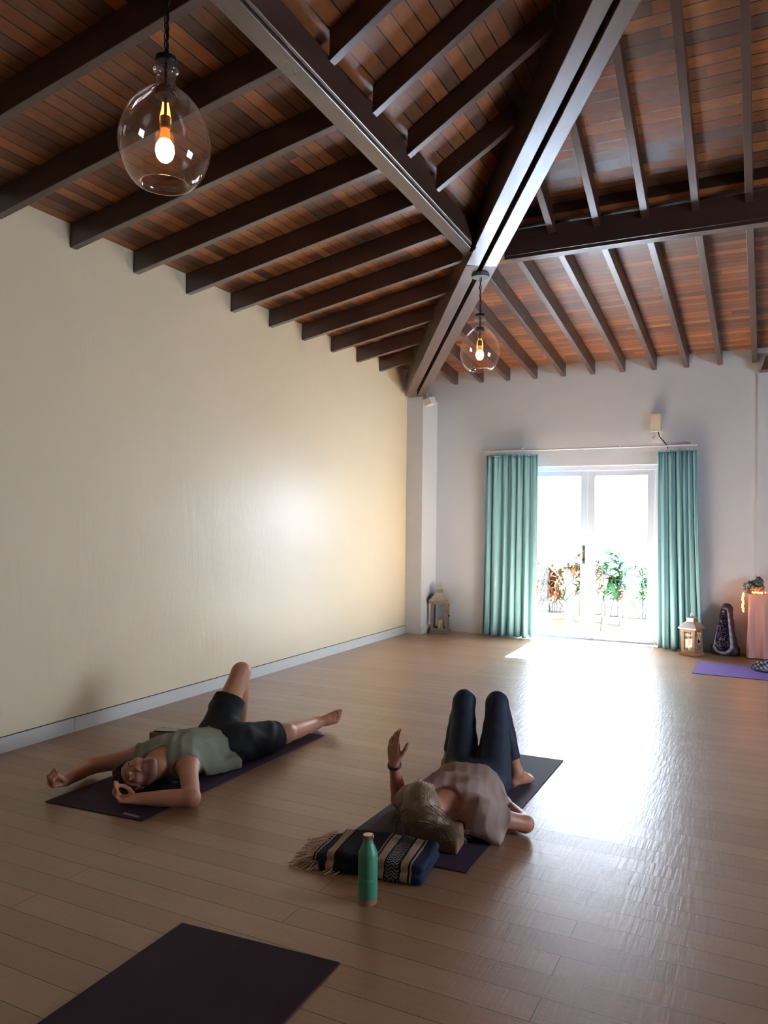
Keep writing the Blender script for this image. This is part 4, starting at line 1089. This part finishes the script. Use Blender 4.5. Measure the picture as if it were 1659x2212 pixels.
# ------------------------------------------------------------------ the man
def man():
    off = v3(0, 0, 0)
    base = lin(196, 142, 112)[:3]
    H = v3(-3.055, 3.165, .112); A = frame((.44, -.74, .52), (-.80, -.54, -.16))
    A = np.array([np.cross(A[1], A[2]), A[1], A[2]])
    NB = v3(-3.045, 3.385, .125)
    SN, EN, WN = v3(-2.880, 3.375, .120), v3(-2.662, 3.150, .052), v3(-2.900, 3.012, .050)
    SF_, EF, WF = v3(-3.250, 3.385, .118), v3(-3.492, 3.245, .062), v3(-3.432, 3.020, .055)
    HF, HN = v3(-3.110, 3.890, .120), v3(-2.925, 3.895, .113)
    KF, AF = v3(-3.118, 4.165, .480), v3(-3.165, 4.225, .082)
    KN, AN = v3(-2.840, 4.285, .085), v3(-2.852, 4.700, .062)
    def torso(S, d=0.0, k=.05):
        S.cap((-3.068, 3.43, .112), (-3.055, 3.60, .118), .160+d, .158+d, k, flat=(0, 0, 1), sc=.70)
        S.cap((-3.055, 3.60, .118), (-3.03, 3.78, .108), .152+d, .146+d, k, flat=(0, 0, 1), sc=.70)
        S.cap((-3.06, 3.88, .108), (-2.975, 3.885, .106), .108+d, .108+d, k)
        for s in (-1, 1): S.ell((-3.065+s*.075, 3.49, .175), (.078+d, .065+d, .045+d), .03)
        S.cap(SN, (-3.0, 3.42, .12), .060+d, .085+d, k); S.cap(SF_, (-3.12, 3.42, .12), .060+d, .085+d, k)
    S = SDF((-3.60, 2.86, -.01), (-2.52, 4.84, .57), .004)
    torso(S)
    S.cap(NB, H-A[2]*.075-A[1]*.025, .060, .054, .04)
    head(S, H, A, True)
    limb(S, SN, EN, (.060, .050, .049, .043)); limb(S, EN, WN, (.043, .045, .038, .029), .025)
    limb(S, SF_, EF, (.060, .050, .048, .043)); limb(S, EF, WF, (.043, .044, .037, .029), .025)
    hand(S, WN, (-.84, -.54, .02), (.15, .05, .98), True, (.9, 1.0, .7), 1.0, (.62, .45, .55), .5)
    hand(S, WF, (-.12, -.96, .10), (.25, .05, .96), False, (1.2, 1.25, .8), 1.02, (.6, .3, .7), .6)
    limb(S, HF, KF, (.095, .085, .070, .060)); limb(S, KF, AF, (.056, .060, .050, .036))
    S.ell(KF+v3(0, .012, .018), (.05, .05, .045), .03)
    limb(S, HN, KN, (.093, .082, .070, .060)); limb(S, KN, AN, (.056, .062, .052, .036))
    S.ell(KN+v3(.008, 0, .022), (.048, .055, .042), .03)
    foot(S, AF, (-.28, .95, .0), (0, 0, 1), False)
    foot(S, AN, (.86, .16, .40), (-.12, -.98, .20), True)
    S.plane((0, 0, ZM), (0, 0, -1), .008)
    def tint(V):
        c = head_tint(V, H, A, base, True)
        for q in (WN+v3(-.10, -.06, .02), WF+v3(-.01, -.08, .02)):
            m = np.clip(1-np.linalg.norm(V-q, axis=1)/.10, 0, 1)*.45; c = c*(1-m[:, None])+np.array((.46, .17, .10))*m[:, None]
        # underarm hair
        m = np.clip(1-np.linalg.norm((V-(SN+v3(.015, .045, .045)))/np.array([.8, 1.3, 1]), axis=1)/.045, 0, 1)*.75
        return c*(1-m[:, None])+np.array((.09, .06, .035))*m[:, None]
    P = sdf_mesh('person', S, M_skin, loc=(-3.03, 3.7, ZM), relax=1, tint=tint)
    tag(P, 'bearded man in grey tank top and black shorts lying with one knee raised', 'person', kind=None)
    # tank top
    S = SDF((-3.36, 3.26, -.01), (-2.66, 3.96, .34), .004)
    torso(S, .015)
    S.cap((-3.20, 3.77, .050), (-2.86, 3.765, .040), .050, .046, .06)
    S.cap((-2.90, 3.60, .05), (-2.845, 3.77, .022), .05, .026, .05)
    ridge = lambda v: 1-np.abs(np.sin(v))**.7*1.6
    S.warp(lambda X, Y, Z: -.0085*ridge(24*X+9*(Y-3.4)+2.2*np.sin(9*Y+5*Z)+.9*np.sin(17*X))*np.clip((Y-3.42)/.22, 0, 1)*np.clip((.26-Z)/.12, 0, 1)-.0026*ridge(20*Y+13*X+2.5*np.sin(12*X))-.0026*ridge(47*X+20*Z+3*np.sin(11*Y)))
    for a, e in ((SN, EN), (SF_, EF)):
        d = unit(e-a); o = a+d*.028
        S.cap(o+d*.015, o+d*.16, .078, .10, .012, 'sub')
    S.cap(NB+v3(.005, -.035, .040), NB+v3(-.01, -.16, .03), .050, .085, .015, 'sub')
    S.plane((-3.03, 3.805, 0), (.12, 1, .10))
    S.plane((0, 0, ZM+.001), (0, 0, -1))
    M_tank = fabric('sage_grey_cotton', lin(128, 132, 112), .9, 420, .15, .12)
    sdf_mesh('tank_top', S, M_tank, P, relax=4)
    # shorts
    S = SDF((-3.34, 3.66, -.01), (-2.64, 4.30, .46), .004)
    S.cap((-3.08, 3.83, .108), (-2.96, 3.835, .106), .122, .122, .05); S.cap((-3.07, 3.90, .112), (-2.96, 3.905, .108), .118, .118, .05)
    tF = HF+(KF-HF)*.60; tN = HN+(KN-HN)*.80
    S.cap(HF, tF, .118, .100, .05); S.cap(HN, tN, .112, .098, .05)
    S.cap(tF+v3(-.05, -.02, -.03), tF+v3(-.085, -.06, -.05), .05, .03, .05)
    S.warp(lambda X, Y, Z: .0035*np.sin(30*X+38*Z+3*np.sin(13*Y+9*X))+.0025*np.sin(44*Z-35*X+2.5*np.sin(19*Y))*np.sin(21*Y+9*X))
    dF, dN = unit(KF-HF), unit(KN-HN)
    def cutter(p, d, R):
        def fn(X, Y, Z):
            a = (X-p[0])*d[0]+(Y-p[1])*d[1]+(Z-p[2])*d[2]
            q2 = (X-p[0])**2+(Y-p[1])**2+(Z-p[2])**2-a*a
            return np.maximum(-a, np.maximum(np.sqrt(np.maximum(q2, 0))-R, a-.2))
        return fn
    for p, d in ((tF, dF), (tN, dN)): S.put(cutter(p, d, .17), p-.25, p+.25, 0, 'sub')
    for p, d, r in ((tF, dF, .086), (tN, dN, .082)): S.cap(p-d*.045, p+d*.06, r, r, .004, 'sub')
    S.plane((0, 0, ZM+.001), (0, 0, -1))
    M_shorts = fabric('black_shorts_fabric', lin(34, 34, 36), .75, 300, .2, .3)
    sdf_mesh('shorts', S, M_shorts, P, relax=2)
    # hair
    S = SDF(tuple(H-.15), tuple(H+.15), .003)
    T = lambda p: H+np.array(p)@A
    S.ell(T((0, -.016, .034)), (.0815, .1005, .0905), .02, A=A)
    S.cap(T((-.03, .040, .094)), T((.03, .040, .094)), .020, .020, .03)
    S.warp(lambda X, Y, Z: .0028*np.sin(190*X+90*Y)*np.sin(170*Z+60*X))
    S.plane(T((0, .083, .070)), A.T@v3(0, .075, -.070), .01)
    S.plane((0, 0, ZM+.0005), (0, 0, -1))
    M_hairD = fabric('dark_brown_hair', lin(40, 28, 24), .55, 500, .5, .4)
    sdf_mesh('hair', S, M_hairD, P, relax=1)
man()

# ------------------------------------------------------------------ the woman
def woman():
    base = lin(190, 134, 108)[:3]
    H = v3(-1.402, 3.245, .212); A0 = frame((-.36, .42, .83), (.18, -.82, .54)); A = A0
    NB = v3(-1.365, 3.435, .150)
    SR, ER, WR = v3(-1.195, 3.445, .135), v3(-1.030, 3.640, .050), v3(-1.185, 3.845, .052)
    SL_, EL, WL = v3(-1.545, 3.470, .130), v3(-1.700, 3.640, .050), v3(-1.668, 3.505, .285)
    HR_, HL = v3(-1.300, 3.965, .125), v3(-1.478, 3.965, .125)
    KR, KL = v3(-1.362, 4.215, .475), v3(-1.540, 4.165, .475)
    AR, AL = v3(-1.262, 4.255, .085), v3(-1.655, 4.215, .085)
    def torso(S, d=0.0, k=.05):
        S.cap((-1.375, 3.50, .112), (-1.38, 3.64, .115), .142+d, .142+d, k, flat=(0, 0, 1), sc=.70)
        S.cap((-1.38, 3.64, .115), (-1.385, 3.80, .108), .136+d, .128+d, k, flat=(0, 0, 1), sc=.72)
        S.cap((-1.44, 3.93, .115), (-1.335, 3.93, .115), .112+d, .112+d, k)
        for s in (-1, 1): S.ell((-1.378+s*.072, 3.60, .180), (.068+d, .070+d, .045+d), .03)
        S.cap(SR, (-1.30, 3.49, .125), .052+d, .080+d, k); S.cap(SL_, (-1.45, 3.50, .125), .052+d, .080+d, k)
    def legs(S, d=0.0):
        limb(S, HR_, KR, (.094, .082, .066, .054), .025, d); limb(S, HL, KL, (.094, .082, .066, .054), .025, d)
        limb(S, KR, AR, (.052, .056, .046, .034), .03, d); limb(S, KL, AL, (.052, .056, .046, .034), .03, d)
    S = SDF((-1.84, 3.10, -.01), (-.96, 4.48, .57), .004)
    torso(S); legs(S)
    S.cap(NB, H-A[2]*.07-A[1]*.025, .056, .049, .04)
    head(S, H, A, False)
    limb(S, SR, ER, (.052, .045, .042, .038)); limb(S, ER, WR, (.038, .039, .032, .025), .025)
    limb(S, SL_, EL, (.052, .045, .042, .038)); limb(S, EL, WL, (.038, .039, .032, .025), .025)
    hand(S, WR, (-.60, .78, .05), (0, 0, -1), True, (.2, .2, .1), .92)
    rt, fw = v3(.896, .445, 0), v3(-.445, .896, 0)
    hand(S, WL, (-.03, -.02, 1), .62*rt+.78*fw, False, ((.05, .30, .3), (.18, .5, .5), (.28, .6, .5), (.35, .6, .5)), .94, (.80, .62, .12), .12, .03)
    foot(S, AR, (.36, .93, 0), (0, 0, 1), True, .92); foot(S, AL, (-.42, .90, 0), (0, 0, 1), False, .92)
    S.plane((0, 0, ZM), (0, 0, -1), .006)
    S.box((-1.352, 3.305, .058), (.118, .069, .0545), .006, 0, 'sub', A=[[math.cos(R_(6)), math.sin(R_(6)), 0], [-math.sin(R_(6)), math.cos(R_(6)), 0], [0, 0, 1]])
    P = sdf_mesh('person', S, M_skin, loc=(-1.39, 3.8, ZM), relax=1, tint=lambda V: head_tint(V, H, A, base, False))
    tag(P, 'blonde woman in pale t-shirt and navy leggings lying with bent knees, one hand raised', 'person')
    # leggings
    S = SDF((-1.82, 3.74, -.01), (-1.08, 4.40, .57), .004)
    S.cap((-1.44, 3.93, .115), (-1.335, 3.93, .115), .117, .117, .05); S.cap((-1.42, 3.86, .11), (-1.35, 3.86, .11), .112, .112, .05)
    S.plane((0, 3.812, 0), (0, -1, 0)); legs(S, .0055)
    for k_, a in ((KR, AR), (KL, AL)):
        d = unit(a-k_); p = k_+(a-k_)*.80
        def fn(X, Y, Z, p=p, d=d):
            t = (X-p[0])*d[0]+(Y-p[1])*d[1]+(Z-p[2])*d[2]
            q2 = (X-p[0])**2+(Y-p[1])**2+(Z-p[2])**2-t*t
            return np.maximum(-t, np.maximum(np.sqrt(np.maximum(q2, 0))-.09, t-.14))
        S.put(fn, p-.16, p+.16, 0, 'sub')
    S.warp(lambda X, Y, Z: .0012*np.sin(60*Z+40*X+3*np.sin(20*Y)))
    S.plane((0, 0, ZM+.001), (0, 0, -1))
    sdf_mesh('leggings', S, fabric('navy_leggings', lin(40, 50, 66), .62, 500, .12, .12), P, relax=1)
    # t-shirt
    S = SDF((-1.74, 3.32, -.01), (-.98, 3.98, .34), .004)
    torso(S, .017)
    S.cap((-1.53, 3.80, .055), (-1.235, 3.80, .050), .060, .058, .07)
    S.cap((-1.25, 3.62, .06), (-1.20, 3.80, .045), .07, .05, .06)
    S.cap((-1.45, 3.80, .112), (-1.325, 3.80, .112), .120, .120, .05)
    for a_, b_ in ((HR_, KR), (HL, KL)): S.cap(a_, a_+(b_-a_)*.12, .107, .102, .04)
    eR = SR+(ER-SR)*.50; eL = SL_+(EL-SL_)*.45
    S.cap(SR, eR, .072, .070, .04); S.cap(SL_, eL, .070, .066, .04)
    S.cap((-1.23, 3.44, .10), (-1.13, 3.455, .035), .055, .030, .05); S.cap((-1.13, 3.455, .035), (-1.095, 3.44, .015), .028, .012, .03)
    S.cap(eR+v3(0, 0, -.02), eR+v3(-.01, -.05, -.075), .045, .022, .04)
    ridge = lambda v: 1-np.abs(np.sin(v))**.7*1.6
    S.warp(lambda X, Y, Z: -.0060*(.55+.45*np.sin(13*X+7*Y+2))*ridge(19*X+12*Y+14*Z+2.6*np.sin(11*Y+8*X)+1.5*np.sin(23*X-9*Y))*np.clip((.24-Z)/.10, 0, 1)-.0034*ridge(20*Y-12*X+2*np.sin(10*X+12*Z))-.0022*ridge(50*X+20*Y+2*np.sin(14*Z)))
    S.cap(NB+v3(.0, -.015, .045), NB+v3(-.02, -.16, .05), .064, .085, .012, 'sub')
    S.ell(NB+v3(.045, -.030, .030), (.060, .045, .05), .015, 'sub')
    def cyl(p, d, R, L):
        def fn(X, Y, Z):
            t = (X-p[0])*d[0]+(Y-p[1])*d[1]+(Z-p[2])*d[2]
            q2 = (X-p[0])**2+(Y-p[1])**2+(Z-p[2])**2-t*t
            return np.maximum(-t, np.maximum(np.sqrt(np.maximum(q2, 0))-R, t-L))
        return fn
    for e, a, b in ((eR, SR, ER), (eL, SL_, EL)):
        d = unit(b-a); S.put(cyl(e, d, .13, .14), e-.2, e+.2, 0, 'sub'); S.cap(e-d*.035, e+d*.05, .052, .054, .004, 'sub')
    S.plane((-1.38, 3.835, 0), (-.10, 1, -.06))
    S.plane((0, 0, ZM+.001), (0, 0, -1))
    S.box((-1.352, 3.305, .058), (.118, .069, .0545), .006, 0, 'sub', A=[[math.cos(R_(6)), math.sin(R_(6)), 0], [-math.sin(R_(6)), math.cos(R_(6)), 0], [0, 0, 1]])
    sdf_mesh('t_shirt', S, fabric('mauve_grey_jersey', lin(158, 136, 128), .9, 420, .12, .1), P, relax=6)
    # hair: drawn back over the skull into a loose tail that falls over the block
    T = lambda p: H+np.array(p)@A
    lo = np.minimum(H-.16, v3(-1.60, 3.05, .09)); hi = np.maximum(H+.15, v3(-1.22, 3.30, .34))
    S = SDF(tuple(lo), tuple(hi), .003)
    S.ell(T((0, -.014, .034)), (.085, .103, .095), .02, A=A)
    tail = [T((.01, -.055, .120)), T((.03, -.085, .118)), T((.065, -.110, .105)), T((.100, -.125, .080)), T((.120, -.150, .05))]
    rr = (.036, .028, .020, .013, .006)
    for i in range(4): S.cap(tail[i], tail[i+1], rr[i], rr[i+1], .02)
    S.ell(T((-.075, -.05, .01)), (.028, .05, .06), .02, A=A)
    # strand grooves fan out from the tie
    t0 = tail[0]
    def groove(X, Y, Z):
        x, y, z = X-t0[0], Y-t0[1], Z-t0[2]
        a = A[0][0]*x+A[0][1]*y+A[0][2]*z; b = A[1][0]*x+A[1][1]*y+A[1][2]*z
        th = np.arctan2(b, a); return .0012*np.sin(70*th)+.0008*np.sin(131*th+1)
    S.warp(groove)
    S.plane(T((0, .085, .066)), A.T@v3(0, .075, -.062), .01)
    S.box((-1.352, 3.305, .058), (.118, .069, .0545), .006, 0, 'sub', A=[[math.cos(R_(6)), math.sin(R_(6)), 0], [-math.sin(R_(6)), math.cos(R_(6)), 0], [0, 0, 1]])
    S.put(lambda X, Y, Z: np.maximum(Z-.098, Y-3.232), S.lo, S.lo+S.n*S.h, 0, 'sub')
    V, Q = S.net(1)
    mb = MB(); mb.add(V, Q)
    r = np.random.default_rng(21)
    for i in range(320):
        b = tail[0]+(tail[1]-tail[0])*r.uniform(0, 1)+r.normal(0, .016, 3); pts = [b]
        e = tail[4]+r.normal(0, 1, 3)*v3(.030, .020, .020)+v3(r.uniform(-.02, .03), 0, -.016)
        m = (tail[2]+tail[3])/2+r.normal(0, .017, 3)+v3(0, -.008, .010); wv = r.uniform(0, 6.28)
        for t in np.linspace(.1, 1, 9): pts.append((1-t)**2*b+2*t*(1-t)*m+t*t*e+v3(.004*math.sin(5*t+wv), .003*math.cos(4*t+wv), 0))
        for p in pts: p[2] = max(p[2], .1165 if p[1] > 3.205 else .100)
        mb.tube(pts, list(np.linspace(.0017, .0005, len(pts))), 5)
    for i in range(60):
        b = T((-.076+r.normal(0, .008), -.03+r.normal(0, .025), .03+r.normal(0, .03))); e = v3(-1.530, 3.235, .055)+r.normal(0, 1, 3)*v3(.016, .010, .025)
        e[2] = max(e[2], .02); m = (b+e)/2+v3(-.022, .0, .030)+r.normal(0, .008, 3); pts = []
        for t in np.linspace(0, 1, 8): pts.append((1-t)**2*b+2*t*(1-t)*m+t*t*e)
        mb.tube(pts, list(np.linspace(.0018, .0005, 8)), 5)
    t = NT('ash_blonde_hair'); c = t.coord(); n = t.noise(c, 90, 4, .7); n2 = t.noise(c, 16, 3)
    col = t.mix(n2.outputs[0], lin(122, 102, 76), lin(168, 146, 112)); col = t.mix(t.math('MULTIPLY', n.outputs[0], .6), col, lin(84, 66, 48))
    t.pbsdf(Base_Color=col, Roughness=.42, Specular_IOR_Level=.5, Normal=t.bump(n.outputs[0], .3, .002))
    mesh('hair', np.concatenate(mb.v), mb.f, t.m, P, smooth=True)
    # wristband on the raised hand
    d = unit(WL-EL); p = WL-d*.018
    w = MB(); w.torus(p, .0305, .0058, d, 30, 10); w.torus(p+d*.007, .0298, .005, d, 30, 8)
    w.build('wristband', simple('dark_wristband', lin(26, 28, 40), .5), P, smooth=True)
woman()
# ================================================================== CAMERA + LIGHT
cam = bpy.data.cameras.new('camera'); co = link(bpy.data.objects.new('camera', cam))
cam.sensor_fit = 'VERTICAL'; cam.sensor_height = 36.0; cam.sensor_width = 27.0; cam.lens = 1660/2212*36
cam.clip_start = .05; cam.clip_end = 200
V1 = np.array([824.5, 29, 1660.]); V2 = np.array([-3340.5, -19, 1660.])
Yc = V1/np.linalg.norm(V1); Xc = -V2/np.linalg.norm(V2); Xc -= Yc*(Xc@Yc); Xc /= np.linalg.norm(Xc); Zc = np.cross(Xc, Yc)
Rw = np.array([Xc, Yc, Zc])                 # camera (x right, y down, z forward) -> world
mw = Matrix.Identity(4)
for i in range(3):
    mw[i][0] = Rw[i][0]; mw[i][1] = -Rw[i][1]; mw[i][2] = -Rw[i][2]
mw[2][3] = 1.5
co.matrix_world = mw
SC.camera = co

w = bpy.data.worlds.new('sky'); SC.world = w; w.use_nodes = True
nt = w.node_tree; nt.nodes.clear()
bg = nt.nodes.new('ShaderNodeBackground'); ow = nt.nodes.new('ShaderNodeOutputWorld')
bg.inputs[0].default_value = (0.84, 0.97, 1.16, 1); bg.inputs[1].default_value = SKY
nt.links.new(bg.outputs[0], ow.inputs[0])
sun = bpy.data.lights.new('sun', 'SUN'); sun.energy = SUN; sun.angle = R_(0.6); sun.color = (.74, 1.0, 1.38)
so = link(bpy.data.objects.new('sun', sun)); so.location = (-3, 14, 6)
so.rotation_euler = Vector((.06, -1.78, -2.12)).to_track_quat('-Z', 'Y').to_euler()
def portal(name, loc, direction, sx, sy):
    a = bpy.data.lights.new(name, 'AREA'); a.shape = 'RECTANGLE'; a.size = sx; a.size_y = sy
    a.cycles.is_portal = True
    o = link(bpy.data.objects.new(name, a)); o.location = loc
    o.rotation_euler = Vector(direction).to_track_quat('-Z', 'Z').to_euler()
portal('door_portal', ((OX0+OX1)/2, 10.2, OZ/2), (0, -1, 0), OX1-OX0, OZ)

portal('side_portal', (XR+.25, (BY0+BY1)/2, (BZ0+BZ1)/2), (-1, 0, 0), BY1-BY0, BZ1-BZ0)
SC.view_settings.view_transform = 'Standard'; SC.view_settings.look = 'None'
SC.view_settings.gamma = 1.0; SC.view_settings.use_curve_mapping = False
SC.view_settings.exposure = EXPO
cy = SC.cycles
cy.use_denoising = True; cy.denoiser = 'OPENIMAGEDENOISE'
cy.max_bounces = 10; cy.diffuse_bounces = 6; cy.glossy_bounces = 5; cy.transmission_bounces = 6; cy.transparent_max_bounces = 16
cy.caustics_reflective = False; cy.caustics_refractive = False
cy.sample_clamp_indirect = 8.0
